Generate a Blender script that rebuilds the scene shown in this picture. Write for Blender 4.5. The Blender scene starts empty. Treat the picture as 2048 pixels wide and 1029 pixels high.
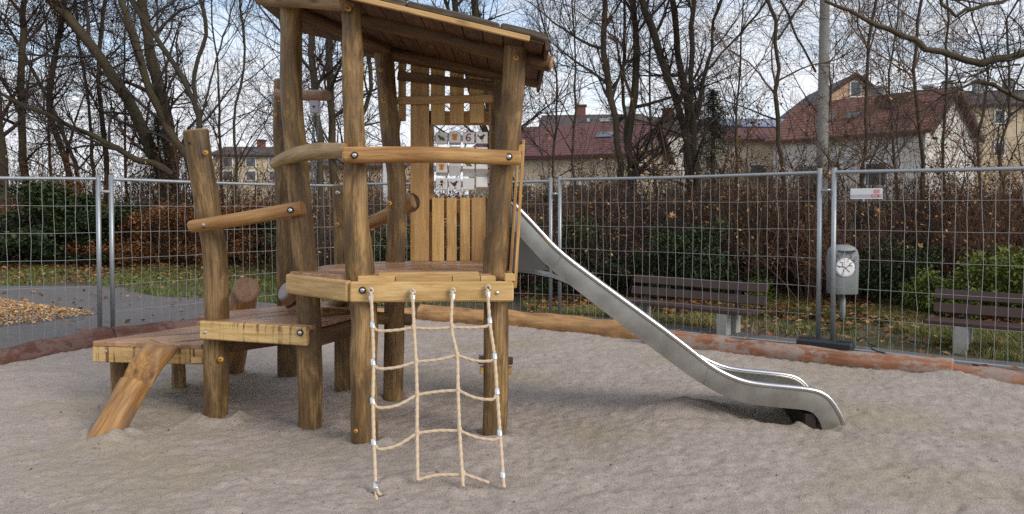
import bpy, math, random
import numpy as np
from mathutils import Vector, noise as mnoise

random.seed(7)
RNG = np.random.default_rng(11)
S = bpy.context.scene
COL = S.collection
R = math.radians

# ------------------------------------------------------------------ camera, sky, sun, exposure
cam_d = bpy.data.cameras.new('camera')
cam = bpy.data.objects.new('camera', cam_d); COL.objects.link(cam); S.camera = cam
EYE, PITCH = 1.6, 1.2
cam.location = (0, 0, EYE)
cam.rotation_euler = (R(90 - PITCH), 0, 0)
cam_d.sensor_width = 36; cam_d.lens = 26; cam_d.shift_y = -67.5 / 2048
cam_d.clip_start = 0.05; cam_d.clip_end = 2000

SUN_EL, SUN_AZ = 30, 127         # azimuth measured clockwise from +Y (the way the camera looks)
W = bpy.data.worlds.new('World'); S.world = W; W.use_nodes = True
wn, wl = W.node_tree.nodes, W.node_tree.links
wn.clear()
sky = wn.new('ShaderNodeTexSky'); sky.sky_type = 'NISHITA'; sky.sun_disc = False
sky.sun_elevation = R(SUN_EL); sky.sun_rotation = R(SUN_AZ); sky.air_density = 1.0; sky.dust_density = 0.6; sky.ozone_density = 1.4
tc = wn.new('ShaderNodeTexCoord')
sep = wn.new('ShaderNodeSeparateXYZ'); wl.new(tc.outputs['Generated'], sep.inputs[0])
zz = wn.new('ShaderNodeMath'); zz.operation = 'MAXIMUM'; zz.inputs[1].default_value = 0.0; wl.new(sep.outputs['Z'], zz.inputs[0])
za = wn.new('ShaderNodeMath'); za.operation = 'ADD'; za.inputs[1].default_value = 0.16; wl.new(zz.outputs[0], za.inputs[0])
dx = wn.new('ShaderNodeMath'); dx.operation = 'DIVIDE'; wl.new(sep.outputs['X'], dx.inputs[0]); wl.new(za.outputs[0], dx.inputs[1])
dy = wn.new('ShaderNodeMath'); dy.operation = 'DIVIDE'; wl.new(sep.outputs['Y'], dy.inputs[0]); wl.new(za.outputs[0], dy.inputs[1])
cmb = wn.new('ShaderNodeCombineXYZ'); wl.new(dx.outputs[0], cmb.inputs[0]); wl.new(dy.outputs[0], cmb.inputs[1]); cmb.inputs[2].default_value = 3.7
cn = wn.new('ShaderNodeTexNoise'); cn.inputs['Scale'].default_value = 1.25; cn.inputs['Detail'].default_value = 8; cn.inputs['Roughness'].default_value = 0.6; cn.inputs['Distortion'].default_value = 0.5
wl.new(cmb.outputs[0], cn.inputs['Vector'])
cr = wn.new('ShaderNodeValToRGB'); cr.color_ramp.elements[0].position = 0.36; cr.color_ramp.elements[1].position = 0.62; cr.color_ramp.elements[0].color = (0.24, 0.24, 0.24, 1)
wl.new(cn.outputs['Fac'], cr.inputs[0])
cmix = wn.new('ShaderNodeMix'); cmix.data_type = 'RGBA'
hz_ = wn.new('ShaderNodeMapRange'); hz_.inputs['From Min'].default_value = 0.0; hz_.inputs['From Max'].default_value = 0.22; hz_.inputs['To Min'].default_value = 0.75; hz_.inputs['To Max'].default_value = 0.0
wl.new(sep.outputs['Z'], hz_.inputs['Value'])
cadd = wn.new('ShaderNodeMath'); cadd.operation = 'ADD'; cadd.use_clamp = True; wl.new(cr.outputs[0], cadd.inputs[0]); wl.new(hz_.outputs[0], cadd.inputs[1])
wl.new(cadd.outputs[0], cmix.inputs['Factor']); wl.new(sky.outputs[0], cmix.inputs['A'])
cmix.inputs['B'].default_value = (4.9, 5.05, 5.35, 1)
bg = wn.new('ShaderNodeBackground'); bg.inputs['Strength'].default_value = 0.115
wl.new(cmix.outputs['Result'], bg.inputs['Color'])
wo = wn.new('ShaderNodeOutputWorld'); wl.new(bg.outputs[0], wo.inputs[0])

sun_d = bpy.data.lights.new('sun', 'SUN'); sun = bpy.data.objects.new('sun', sun_d); COL.objects.link(sun)
sun_d.energy = 1.25; sun_d.angle = R(26); sun_d.color = (1.0, 0.93, 0.84)
sdir = Vector((math.sin(R(SUN_AZ)) * math.cos(R(SUN_EL)), math.cos(R(SUN_AZ)) * math.cos(R(SUN_EL)), math.sin(R(SUN_EL))))
sun.rotation_euler = sdir.to_track_quat('Z', 'Y').to_euler()

S.view_settings.view_transform = 'Standard'; S.view_settings.look = 'None'
S.view_settings.gamma = 1.0; S.view_settings.exposure = 0.82; S.view_settings.use_curve_mapping = False
S.cycles.use_denoising = False
S.cycles.max_bounces = 6; S.cycles.diffuse_bounces = 3; S.cycles.glossy_bounces = 3

# ------------------------------------------------------------------ measuring helpers
FPX = 26 / 36 * 2048
_p = R(PITCH)
def ray(px, py):
    x = (px - 1024) / FPX; y = -(py - 447) / FPX
    return Vector((x, math.cos(_p) + y * math.sin(_p), -math.sin(_p) + y * math.cos(_p)))
def at(px, py, d):
    r = ray(px, py); t = d / r.y
    return Vector((r.x * t, d, EYE + r.z * t))
def gz(px, py, z=0.0):
    r = ray(px, py); t = (z - EYE) / r.z
    return Vector((r.x * t, r.y * t, z))

# ------------------------------------------------------------------ mesh helpers
class MB:
    def __init__(s):
        s.V = []; s.G = []; s.Q = []; s.T = []; s.n = 0
    def add(s, v, quads=None, tris=None, smooth=True, grain=None, mi=0):
        v = np.asarray(v, dtype=np.float32).reshape(-1, 3)
        g = v if grain is None else np.asarray(grain, dtype=np.float32).reshape(-1, 3)
        s.V.append(v); s.G.append(g)
        if quads is not None and len(quads):
            q = np.asarray(quads, dtype=np.int32).reshape(-1, 4) + s.n
            s.Q.append((q, smooth, mi))
        if tris is not None and len(tris):
            t = np.asarray(tris, dtype=np.int32).reshape(-1, 3) + s.n
            s.T.append((t, smooth, mi))
        s.n += len(v)
    def mesh(s, name, mats):
        me = bpy.data.meshes.new(name)
        V = np.concatenate(s.V); G = np.concatenate(s.G)
        loops = []; starts = []; sm = []; mi = []; c = 0
        for arr, k in ((s.Q, 4), (s.T, 3)):
            for a, f, m in arr:
                loops.append(a.ravel()); n = len(a)
                starts.append(c + np.arange(n) * k); c += n * k
                sm.append(np.full(n, f)); mi.append(np.full(n, m))
        loops = np.concatenate(loops); starts = np.concatenate(starts)
        me.vertices.add(len(V)); me.vertices.foreach_set('co', V.ravel())
        me.loops.add(len(loops)); me.loops.foreach_set('vertex_index', loops.astype(np.int32))
        me.polygons.add(len(starts)); me.polygons.foreach_set('loop_start', starts.astype(np.int32))
        me.polygons.foreach_set('use_smooth', np.concatenate(sm).astype(bool))
        me.polygons.foreach_set('material_index', np.concatenate(mi).astype(np.int32))
        at_ = me.attributes.new('grain', 'FLOAT_VECTOR', 'POINT'); at_.data.foreach_set('vector', G.ravel())
        for m in (mats if isinstance(mats, (list, tuple)) else [mats]): me.materials.append(m)
        me.update(calc_edges=True); me.validate()
        return me
    def build(s, name, mats, parent=None):
        o = bpy.data.objects.new(name, s.mesh(name, mats)); COL.objects.link(o)
        if parent is not None: adopt(o, parent)
        return o

def adopt(o, parent):
    o.parent = parent
    o.matrix_parent_inverse = world_inv(parent)
def world_inv(p):
    from mathutils import Matrix
    m = Matrix.Identity(4); q = p
    while q is not None:
        m = Matrix.LocRotScale(q.location, q.rotation_euler, q.scale) @ m if q.parent is None else Matrix.LocRotScale(q.location, q.rotation_euler, q.scale) @ m
        if q.parent is not None: m = q.matrix_parent_inverse @ m
        q = q.parent
    return m.inverted()

def thing(name, label, cat, loc=(0, 0, 0), group=None):
    o = bpy.data.objects.new(name, None); COL.objects.link(o); o.location = loc
    o.empty_display_size = 0.2
    return tag(o, label, cat, group)
def tag(o, label=None, cat=None, group=None, kind=None):
    if label: o['label'] = label
    if cat: o['category'] = cat
    if group: o['group'] = group
    if kind: o['kind'] = kind
    return o
def inst(name, mesh, loc, parent=None, rot=(0, 0, 0), scale=(1, 1, 1)):
    o = bpy.data.objects.new(name, mesh); COL.objects.link(o)
    o.location = loc; o.rotation_euler = rot; o.scale = scale
    if parent is not None: adopt(o, parent)
    return o
def copy_tree(o, parent=None):
    c = o.copy(); COL.objects.link(c)
    if parent is not None: c.parent = parent
    for ch in list(o.children): copy_tree(ch, c)
    return c

def catmull(pts, n):
    P = np.array(pts, dtype=float)
    if len(P) == 2: 
        t = np.linspace(0, 1, n)[:, None]; return P[0] * (1 - t) + P[1] * t
    Q = np.vstack([2 * P[0] - P[1], P, 2 * P[-1] - P[-2]])
    seg = np.linalg.norm(np.diff(P, axis=0), axis=1); L = np.concatenate([[0], np.cumsum(seg)])
    out = []
    for s in np.linspace(0, L[-1], n):
        i = min(np.searchsorted(L, s, side='right') - 1, len(P) - 2); t = (s - L[i]) / max(seg[i], 1e-9)
        p0, p1, p2, p3 = Q[i], Q[i + 1], Q[i + 2], Q[i + 3]
        out.append(0.5 * (2 * p1 + (p2 - p0) * t + (2 * p0 - 5 * p1 + 4 * p2 - p3) * t * t + (3 * p1 - p0 - 3 * p2 + p3) * t ** 3))
    return np.array(out)

def tubes(P, Rr, sides):
    """P (N,K,3), Rr (N,K) -> verts, quads, grain for N tubes at once"""
    N, K, _ = P.shape
    T = np.gradient(P, axis=1)
    T /= np.linalg.norm(T, axis=2, keepdims=True) + 1e-9
    m = P[:, -1] - P[:, 0]
    ref = np.where((np.abs(m[:, 2]) > 0.75 * np.linalg.norm(m, axis=1))[:, None], np.array([[1., 0, 0]]), np.array([[0, 0, 1.]]))
    U = np.cross(T, ref[:, None, :]); U /= np.linalg.norm(U, axis=2, keepdims=True) + 1e-9
    Vv = np.cross(T, U)
    th = np.arange(sides) / sides * 2 * np.pi
    c, s = np.cos(th), np.sin(th)
    off = U[:, :, None, :] * c[None, None, :, None] + Vv[:, :, None, :] * s[None, None, :, None]
    X = P[:, :, None, :] + off * Rr[:, :, None, None]
    seglen = np.concatenate([np.zeros((N, 1)), np.cumsum(np.linalg.norm(np.diff(P, axis=1), axis=2), axis=1)], axis=1)
    G = np.zeros((N, K, sides, 3)); G[..., 0] = Rr[:, :, None] * c; G[..., 1] = Rr[:, :, None] * s
    G[..., 2] = seglen[:, :, None] + (np.arange(N) * 1.37)[:, None, None]
    n = np.arange(N)[:, None, None] * K * sides; k = np.arange(K - 1)[None, :, None] * sides
    a = np.arange(sides)[None, None, :]; b = (a + 1) % sides
    q = np.stack([n + k + a, n + k + b, n + k + sides + b, n + k + sides + a], axis=-1).reshape(-1, 4)
    return X.reshape(-1, 3), q, G.reshape(-1, 3)

def tube(mb, pts, r, sides=8, n=None, caps=True, mi=0):
    P = catmull(pts, n) if n else np.array(pts, dtype=float)
    K = len(P)
    rr = np.interp(np.linspace(0, 1, K), np.linspace(0, 1, len(r)), r) if isinstance(r, (list, tuple)) else np.full(K, r)
    X, q, G = tubes(P[None], rr[None], sides)
    tr = []
    if caps:
        for i in range(1, sides - 1):
            tr.append((0, i + 1, i)); b = (K - 1) * sides; tr.append((b, b + i, b + i + 1))
    mb.add(X, q, tr, True, G, mi)

def log(mb, pts, r, sides=22, n=26, lump=0.06, lobes=0.05, notches=(), seed=0, endmi=1, facet=0.0, cut0=None, cut1=None, bev=0.012):
    """a peeled log: knobbly tube with bevelled, flat cut ends; cut0/cut1 = normals of the end cuts"""
    P = catmull(pts, n); K = n
    rr = np.interp(np.linspace(0, 1, K), np.linspace(0, 1, len(r)), r) if isinstance(r, (list, tuple)) else np.full(K, r)
    T = np.gradient(P, axis=0); T /= np.linalg.norm(T, axis=1, keepdims=True)
    m = P[-1] - P[0]; m /= np.linalg.norm(m)
    ref = np.array([0, -1., 0]) if abs(m[2]) > 0.5 else np.array([0, 0, 1.])
    U = ref - T * (T @ ref)[:, None]; U /= np.linalg.norm(U, axis=1, keepdims=True)
    Vv = np.cross(T, U)
    th = np.arange(sides) / sides * 2 * np.pi
    L = np.concatenate([[0], np.cumsum(np.linalg.norm(np.diff(P, axis=0), axis=1))])
    rad = np.zeros((K, sides)); so = seed * 13.7
    for i in range(K):
        ph = so + L[i] * 1.1
        for j in range(sides):
            nv = mnoise.noise((math.cos(th[j]) * 0.9 + so, math.sin(th[j]) * 0.9, L[i] * 3.0 + so))
            n2 = mnoise.noise((math.cos(th[j]) * 2.2 + so, math.sin(th[j]) * 2.2 + 5, L[i] * 6.0 + so))
            rad[i, j] = rr[i] * (1 + lump * nv * 1.6 + 0.35 * lump * n2 + lobes * math.cos(2 * th[j] + ph) + lobes * 0.7 * math.cos(3 * th[j] - 1.3 * ph))
    A = rad * np.cos(th); B = rad * np.sin(th)
    for (s0, s1, k0, k1) in notches:
        for i in range(K):
            f = i / (K - 1)
            if s0 <= f <= s1:
                e = (k0 + (k1 - k0) * (f - s0) / (s1 - s0)) * rr[i]; A[i] = np.minimum(A[i], e)
    X = P[:, None, :] + U[:, None, :] * A[..., None] + Vv[:, None, :] * B[..., None]
    def cut(row, c, nrm, t):
        nrm = np.array(nrm, dtype=float); nrm /= np.linalg.norm(nrm)
        d = ((X[row] - c) @ nrm) / (t @ nrm)
        X[row] -= d[:, None] * t
    if cut0 is not None: cut(0, P[0], cut0, T[0])
    if cut1 is not None: cut(K - 1, P[-1], cut1, T[-1])
    gofs = np.array([0.02 * math.sin(so), 0.02 * math.cos(so), seed * 3.1])
    Gr = np.stack([A, B, np.repeat(L[:, None], sides, 1)], -1) + gofs
    a = np.arange(sides); b = (a + 1) % sides
    q = np.concatenate([np.stack([k * sides + a, k * sides + b, (k + 1) * sides + b, (k + 1) * sides + a], -1) for k in range(K - 1)])
    mb.add(X.reshape(-1, 3), q, None, True, Gr.reshape(-1, 3))
    for row, sg in ((0, -1), (K - 1, 1)):
        ring = X[row]; c = ring.mean(0); t = T[row] * sg
        inner = c + (ring - c) * 0.9 + t * bev
        gi = Gr[row].copy(); gi[:, :2] = gofs[:2] + (gi[:, :2] - gofs[:2]) * 0.9
        vv = np.vstack([ring, inner]); gg = np.vstack([Gr[row], gi])
        qq = np.stack([a, b, b + sides, a + sides], -1); 
        if sg < 0: qq = qq[:, ::-1]
        mb.add(vv, qq, None, True, gg, endmi)
        mid = inner * 0.45 + c * 0.55 + t * bev * 0.55
        gm = gi.copy(); gm[:, :2] = gofs[:2] + (gi[:, :2] - gofs[:2]) * 0.45
        vv = np.vstack([inner, mid, [c + t * bev * 0.9]]); gg = np.vstack([gi, gm, [[gofs[0], gofs[1], gi[0, 2]]]])
        qq = np.stack([a, b, b + sides, a + sides], -1); tt = np.stack([a + sides, b + sides, np.full(sides, 2 * sides)], -1)
        if sg < 0: qq = qq[:, ::-1]; tt = tt[:, ::-1]
        mb.add(vv, qq, tt, False, gg, endmi)

def board(mb, p0, p1, w, t, up=(0, 0, 1), ch=0.006, seed=None, nseg=1, bow=0.0, mi=0, smooth=False):
    """bevelled plank from p0 to p1; w measured along up, t across"""
    p0 = np.array(p0, float); p1 = np.array(p1, float); d = p1 - p0; Ln = np.linalg.norm(d); d /= Ln
    up = np.array(up, float); up -= d * (up @ d); up /= np.linalg.norm(up); sd = np.cross(d, up)
    hw, ht = w / 2, t / 2; ch = min(ch, hw * 0.45, ht * 0.45)
    sec = [(hw - ch, -ht), (hw, -ht + ch), (hw, ht - ch), (hw - ch, ht), (-hw + ch, ht), (-hw, ht - ch), (-hw, -ht + ch), (-hw + ch, -ht)]
    sd_ = seed if seed is not None else random.random() * 50
    rows = [(0, 1 - ch / hw, 1 - ch / ht)] + [(min(max(ch, Ln * k / nseg), Ln - ch), 1, 1) for k in range(nseg + 1)] + [(Ln, 1 - ch / hw, 1 - ch / ht)]
    V = []; G = []
    for (s, fu, fs) in rows:
        bw = bow * math.sin(math.pi * s / Ln)
        for (u, v) in sec:
            V.append(p0 + d * s + up * (u * fu + bw) + sd * v * fs)
            G.append((u + 0.03 * math.sin(sd_ * 7), v + 0.12 + 0.05 * math.cos(sd_ * 3), s + sd_ * 3.3))
    a = np.arange(8); b = (a + 1) % 8
    q = np.concatenate([np.stack([k * 8 + a, k * 8 + b, (k + 1) * 8 + b, (k + 1) * 8 + a], -1) for k in range(len(rows) - 1)])
    e = (len(rows) - 1) * 8
    tr = [(0, i + 1, i) for i in range(1, 7)] + [(e, e + i, e + i + 1) for i in range(1, 7)]
    mb.add(V, q, tr, smooth, G, mi)

def box(mb, lo, hi, ch=0.004, mi=0):
    lo = np.array(lo, float); hi = np.array(hi, float); c = (lo + hi) / 2
    board(mb, (lo[0], c[1], c[2]), (hi[0], c[1], c[2]), hi[2] - lo[2], hi[1] - lo[1], (0, 0, 1), ch, mi=mi)

def clip_poly(poly, n, c):
    """keep points with p.n <= c"""
    out = []
    for i in range(len(poly)):
        p, q = poly[i], poly[(i + 1) % len(poly)]
        a = p[0] * n[0] + p[1] * n[1] - c; b = q[0] * n[0] + q[1] * n[1] - c
        if a <= 0: out.append(p)
        if a * b < 0:
            t = a / (a - b); out.append((p[0] + (q[0] - p[0]) * t, p[1] + (q[1] - p[1]) * t))
    return out
def prism(mb, poly, z0, z1, dirv, ch=0.005, seed=0.0, mi=0):
    poly = [np.array(p, float) for p in poly]; n = len(poly)
    area = sum(poly[i][0] * poly[(i + 1) % n][1] - poly[(i + 1) % n][0] * poly[i][1] for i in range(n))
    if area < 0: poly = poly[::-1]
    c = sum(poly) / n
    ins = [p + (c - p) / max(np.linalg.norm(c - p), 1e-6) * ch * 1.4 for p in poly]
    V = []; G = []; dv = np.array(dirv, float); dn = np.array((-dv[1], dv[0]))
    for ring, z in ((poly, z0), (poly, z1 - ch), (ins, z1)):
        for p in ring:
            V.append((p[0], p[1], z)); G.append((p @ dn + seed * 1.7, z + 0.1, p @ dv + seed * 5.3))
    q = []
    for k in (0, 1):
        for i in range(n):
            j = (i + 1) % n; q.append((k * n + i, k * n + j, (k + 1) * n + j, (k + 1) * n + i))
    tr = [(2 * n, 2 * n + i, 2 * n + i + 1) for i in range(1, n - 1)] + [(0, i + 1, i) for i in range(1, n - 1)]
    mb.add(V, q, tr, False, G, mi)
def planks(parent, poly, z0, z1, dirv, w, m, gap=0.006, name='floor_board', jitter=0.004, splits=()):
    dv = np.array(dirv, float); dv /= np.linalg.norm(dv); dn = np.array((-dv[1], dv[0]))
    lo = min(p[0] * dn[0] + p[1] * dn[1] for p in poly); hi = max(p[0] * dn[0] + p[1] * dn[1] for p in poly)
    k = 0; x = lo
    while x < hi - 0.02:
        x1 = min(x + w, hi + 0.001)
        c = clip_poly(clip_poly(list(poly), dn, x1 - gap), -dn, -(x + 0.0))
        if len(c) >= 3:
            mb = MB(); prism(mb, c, z0, z1 + random.uniform(-jitter, jitter), dv, seed=random.random() * 9)
            mb.build(name, m, parent)
        x = x1; k += 1

def disc(mb, c, nrm, r, h, sides=14, dome=0.4, mi=0):
    c = np.array(c, float); nn = np.array(nrm, float); nn /= np.linalg.norm(nn)
    ref = np.array((0, 0, 1.)) if abs(nn[2]) < 0.8 else np.array((1., 0, 0))
    u = np.cross(nn, ref); u /= np.linalg.norm(u); v = np.cross(nn, u)
    V = []
    for rr, hh in ((r, 0), (r, h * (1 - dome)), (r * 0.75, h * 0.97)):
        for i in range(sides):
            a = 2 * math.pi * i / sides; V.append(c + u * rr * math.cos(a) + v * rr * math.sin(a) + nn * hh)
    V.append(c + nn * h)
    q = []; 
    for k in (0, 1):
        for i in range(sides):
            j = (i + 1) % sides; q.append((k * sides + j, k * sides + i, (k + 1) * sides + i, (k + 1) * sides + j))
    t = [(2 * sides + (i + 1) % sides, 2 * sides + i, 3 * sides) for i in range(sides)]
    mb.add(V, q, t, True, None, mi)

# value noise on numpy arrays
_tab = np.random.default_rng(3).random((256, 256))
def vn(x, y):
    xi = np.floor(x).astype(int); yi = np.floor(y).astype(int); fx = x - xi; fy = y - yi
    fx = fx * fx * fx * (fx * (fx * 6 - 15) + 10); fy = fy * fy * fy * (fy * (fy * 6 - 15) + 10)
    g = lambda a, b: _tab[a & 255, b & 255]
    return (g(xi, yi) * (1 - fx) + g(xi + 1, yi) * fx) * (1 - fy) + (g(xi, yi + 1) * (1 - fx) + g(xi + 1, yi + 1) * fx) * fy - 0.5
def fbm(x, y, o=4):
    s = 0; a = 1.0
    for k in range(o):
        c, sn = math.cos(k * 1.1), math.sin(k * 1.1)
        s = s + a * vn((x * c - y * sn) * 2 ** k + 17.3 * k, (x * sn + y * c) * 2 ** k + 31.7 * k); a *= 0.5
    return s

# ------------------------------------------------------------------ materials
class NT:
    def __init__(s, name):
        s.m = bpy.data.materials.new(name); s.m.use_nodes = True; s.t = s.m.node_tree
        s.b = s.t.nodes['Principled BSDF']
    def n(s, typ, **kw):
        x = s.t.nodes.new('ShaderNode' + typ)
        for k, v in kw.items(): setattr(x, k, v)
        return x
    def l(s, a, b): s.t.links.new(a, b)
    def attr(s, nm='grain'):
        x = s.n('Attribute'); x.attribute_name = nm; return x.outputs['Vector']
    def obj(s): return s.n('TexCoord').outputs['Object']
    def mp(s, v, sc, loc=(0, 0, 0)):
        x = s.n('Mapping'); s.l(v, x.inputs['Vector']); x.inputs['Scale'].default_value = sc; x.inputs['Location'].default_value = loc; return x.outputs[0]
    def noise(s, v, scale=1.0, det=4, rough=0.55, dist=0.0):
        x = s.n('TexNoise'); s.l(v, x.inputs['Vector']); x.inputs['Scale'].default_value = scale; x.inputs['Detail'].default_value = det
        x.inputs['Roughness'].default_value = rough; x.inputs['Distortion'].default_value = dist; return x.outputs['Fac']
    def ramp(s, f, stops):
        x = s.n('ValToRGB'); e = x.color_ramp.elements
        while len(e) < len(stops): e.new(0.5)
        for el, (p, c) in zip(e, stops):
            el.position = p; el.color = (c, c, c, 1) if not isinstance(c, tuple) else (*c, 1)
        s.l(f, x.inputs[0]); return x.outputs[0]
    def mix(s, f, a, b, mode='MIX'):
        x = s.n('Mix', data_type='RGBA', blend_type=mode)
        for sock, v in (('Factor', f), ('A', a), ('B', b)):
            if isinstance(v, tuple): x.inputs[sock].default_value = (*v, 1)
            elif isinstance(v, (int, float)): x.inputs[sock].default_value = v
            else: s.l(v, x.inputs[sock])
        return x.outputs['Result']
    def math(s, op, a, b=0.0):
        x = s.n('Math', operation=op)
        for i, v in enumerate((a, b)):
            if isinstance(v, (int, float)): x.inputs[i].default_value = v
            else: s.l(v, x.inputs[i])
        return x.outputs[0]
    def bump(s, h, strength, dist=0.01):
        x = s.n('Bump'); x.inputs['Strength'].default_value = strength; x.inputs['Distance'].default_value = dist
        s.l(h, x.inputs['Height']); s.l(x.outputs[0], s.b.inputs['Normal'])
    def out(s, col=None, rough=None, metal=None, spec=None):
        for nm, v in (('Base Color', col), ('Roughness', rough), ('Metallic', metal), ('Specular IOR Level', spec)):
            if v is None: continue
            if isinstance(v, tuple): s.b.inputs[nm].default_value = (*v, 1)
            elif isinstance(v, (int, float)): s.b.inputs[nm].default_value = v
            else: s.l(v, s.b.inputs[nm])
        return s.m

def plain(name, col, rough=0.6, metal=0.0, var=0.15, scale=12, bump=0.0):
    t = NT(name); f = t.noise(t.obj(), scale, 5)
    c = t.mix(f, tuple(x * (1 - var) for x in col), tuple(min(1, x * (1 + var)) for x in col))
    if bump: t.bump(f, bump)
    return t.out(c, rough, metal)

def wood(name, dark, mid, light, rough=(0.45, 0.7), blotch=None, blotch_amt=0.5, bump=0.35, drip=None, streak=1.0, knots=True):
    t = NT(name); g = t.attr()
    oi = t.n('ObjectInfo').outputs['Random']
    f1 = t.noise(t.mp(g, (20 * streak, 20 * streak, 2.2)), 1, 7, 0.66, 0.8)
    f2 = t.noise(t.mp(g, (95, 95, 4)), 1, 4, 0.6)
    f3 = t.noise(t.mp(g, (6, 6, 2.3)), 1, 3, 0.5)
    c = t.ramp(f1, [(0.34, dark), (0.5, mid), (0.66, light)])
    c = t.mix(t.ramp(f2, [(0.35, 0.55), (0.6, 0.0)]), c, dark)
    if blotch: c = t.mix(t.math('MULTIPLY', t.ramp(f3, [(0.45, 0.0), (0.68, 1.0)]), blotch_amt), c, blotch)
    if knots:
        v = t.n('TexVoronoi'); v.feature = 'F1'; t.l(t.mp(g, (7, 7, 2.2)), v.inputs['Vector']); v.inputs['Scale'].default_value = 1.0
        k = t.ramp(v.outputs['Distance'], [(0.07, 1.0), (0.16, 0.0)])
        c = t.mix(t.math('MULTIPLY', k, 0.75), c, tuple(x * 0.45 for x in dark))
    if drip:
        fd = t.noise(t.mp(g, (1.5, 1.0, 26)), 1, 3, 0.6, 0.1)
        fe = t.noise(t.mp(g, (9, 9, 3)), 1, 2)
        c = t.mix(t.math('MULTIPLY', t.ramp(fd, [(0.54, 0.0), (0.60, 1.0)]), t.ramp(fe, [(0.36, 0.1), (0.52, 0.9)])), c, drip)
    hv = t.n('HueSaturation'); t.l(c, hv.inputs['Color']); t.l(t.math('ADD', t.math('MULTIPLY', oi, 0.35), 0.83), hv.inputs['Value'])
    t.l(t.math('ADD', t.math('MULTIPLY', oi, 0.012), 0.494), hv.inputs['Hue'])
    t.bump(t.mix(0.5, f1, f2), bump, 0.006)
    rg = t.math('ADD', t.math('MULTIPLY', f3, rough[1] - rough[0]), rough[0])
    return t.out(hv.outputs[0], rg)

M = {}
def post_mat():
    t = NT('post_wood'); g = t.attr(); oi = t.n('ObjectInfo').outputs['Random']
    a = t.noise(t.mp(g, (11, 11, 3.2)), 1, 7, 0.66, 0.8); b = t.noise(t.mp(g, (5, 5, 1.7), (3, 1, 7)), 1, 5, 0.6, 0.5)
    st = t.noise(t.mp(g, (60, 60, 2.6)), 1, 4, 0.65, 0.3); cr_ = t.noise(t.mp(g, (34, 34, 0.9), (1, 5, 2)), 1, 3, 0.5, 0.4); sp = t.noise(t.mp(g, (24, 24, 9)), 1, 4, 0.6)
    c = t.ramp(a, [(0.33, (0.085, 0.046, 0.013)), (0.5, (0.180, 0.098, 0.030)), (0.64, (0.31, 0.185, 0.062))])
    c = t.mix(t.math('MULTIPLY', t.ramp(b, [(0.50, 0.0), (0.60, 1.0)]), 0.65), c, (0.37, 0.230, 0.098))
    c = t.mix(t.math('MULTIPLY', t.ramp(b, [(0.36, 1.0), (0.46, 0.0)]), 0.6), c, (0.075, 0.050, 0.024))
    c = t.mix(t.ramp(st, [(0.36, 0.6), (0.54, 0.0)]), c, (0.06, 0.032, 0.010))
    c = t.mix(t.ramp(cr_, [(0.485, 0.0), (0.5, 0.75), (0.515, 0.0)]), c, (0.03, 0.017, 0.007))
    c = t.mix(t.ramp(sp, [(0.66, 0.0), (0.73, 0.7)]), c, (0.05, 0.028, 0.012))
    hv = t.n('HueSaturation'); t.l(c, hv.inputs['Color']); t.l(t.math('ADD', t.math('MULTIPLY', oi, 0.3), 0.9), hv.inputs['Value'])
    t.bump(t.mix(0.5, a, st), 0.7, 0.012); return t.out(hv.outputs[0], t.math('ADD', t.math('MULTIPLY', b, 0.4), 0.4))
M['post'] = post_mat()
M['rail'] = wood('rail_wood', (0.25, 0.118, 0.032), (0.48, 0.265, 0.085), (0.64, 0.40, 0.15), blotch=(0.34, 0.165, 0.052), blotch_amt=0.6)
M['rail_grey'] = wood('grey_rail_wood', (0.19, 0.115, 0.05), (0.33, 0.215, 0.105), (0.45, 0.31, 0.165), blotch=(0.15, 0.10, 0.055))
M['grey_end'] = plain('grey_cut_end', (0.30, 0.265, 0.26), 0.6, 0, 0.2, 20)
M['end'] = wood('end_grain', (0.22, 0.12, 0.05), (0.33, 0.20, 0.09), (0.42, 0.27, 0.14), bump=0.2, knots=False)
M['end_red'] = wood('wet_end_grain', (0.17, 0.085, 0.045), (0.25, 0.14, 0.075), (0.30, 0.18, 0.10), bump=0.2, knots=False)
M['board'] = wood('board_wood', (0.38, 0.22, 0.075), (0.60, 0.39, 0.155), (0.70, 0.50, 0.23), blotch=(0.46, 0.28, 0.09), blotch_amt=0.4, bump=0.2)
M['board_wet'] = wood('stained_board_wood', (0.40, 0.23, 0.08), (0.62, 0.41, 0.165), (0.70, 0.50, 0.23), bump=0.2, drip=(0.11, 0.045, 0.015))
M['deck'] = wood('wet_deck_wood', (0.25, 0.125, 0.068), (0.43, 0.245, 0.138), (0.54, 0.34, 0.205), rough=(0.25, 0.55), blotch=(0.20, 0.10, 0.055), bump=0.08)
M['plank'] = wood('wall_plank_wood', (0.40, 0.215, 0.075), (0.58, 0.355, 0.135), (0.68, 0.45, 0.19), blotch=(0.46, 0.26, 0.09), blotch_amt=0.4, bump=0.25)
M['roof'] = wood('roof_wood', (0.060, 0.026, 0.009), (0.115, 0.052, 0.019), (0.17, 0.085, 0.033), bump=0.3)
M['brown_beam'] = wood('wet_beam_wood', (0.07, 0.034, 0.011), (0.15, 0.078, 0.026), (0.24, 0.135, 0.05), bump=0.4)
M['bark_slab'] = wood('bark_slab', (0.03, 0.022, 0.015), (0.10, 0.075, 0.05), (0.19, 0.15, 0.10), rough=(0.8, 0.95), bump=1.0)
M['log_step'] = wood('orange_log_wood', (0.17, 0.074, 0.022), (0.33, 0.165, 0.052), (0.46, 0.26, 0.095), blotch=(0.15, 0.095, 0.07), blotch_amt=0.8)
M['log_tan'] = wood('tan_border_log', (0.30, 0.14, 0.05), (0.46, 0.25, 0.09), (0.56, 0.34, 0.14), blotch=(0.16, 0.07, 0.03), blotch_amt=0.7)
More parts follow.
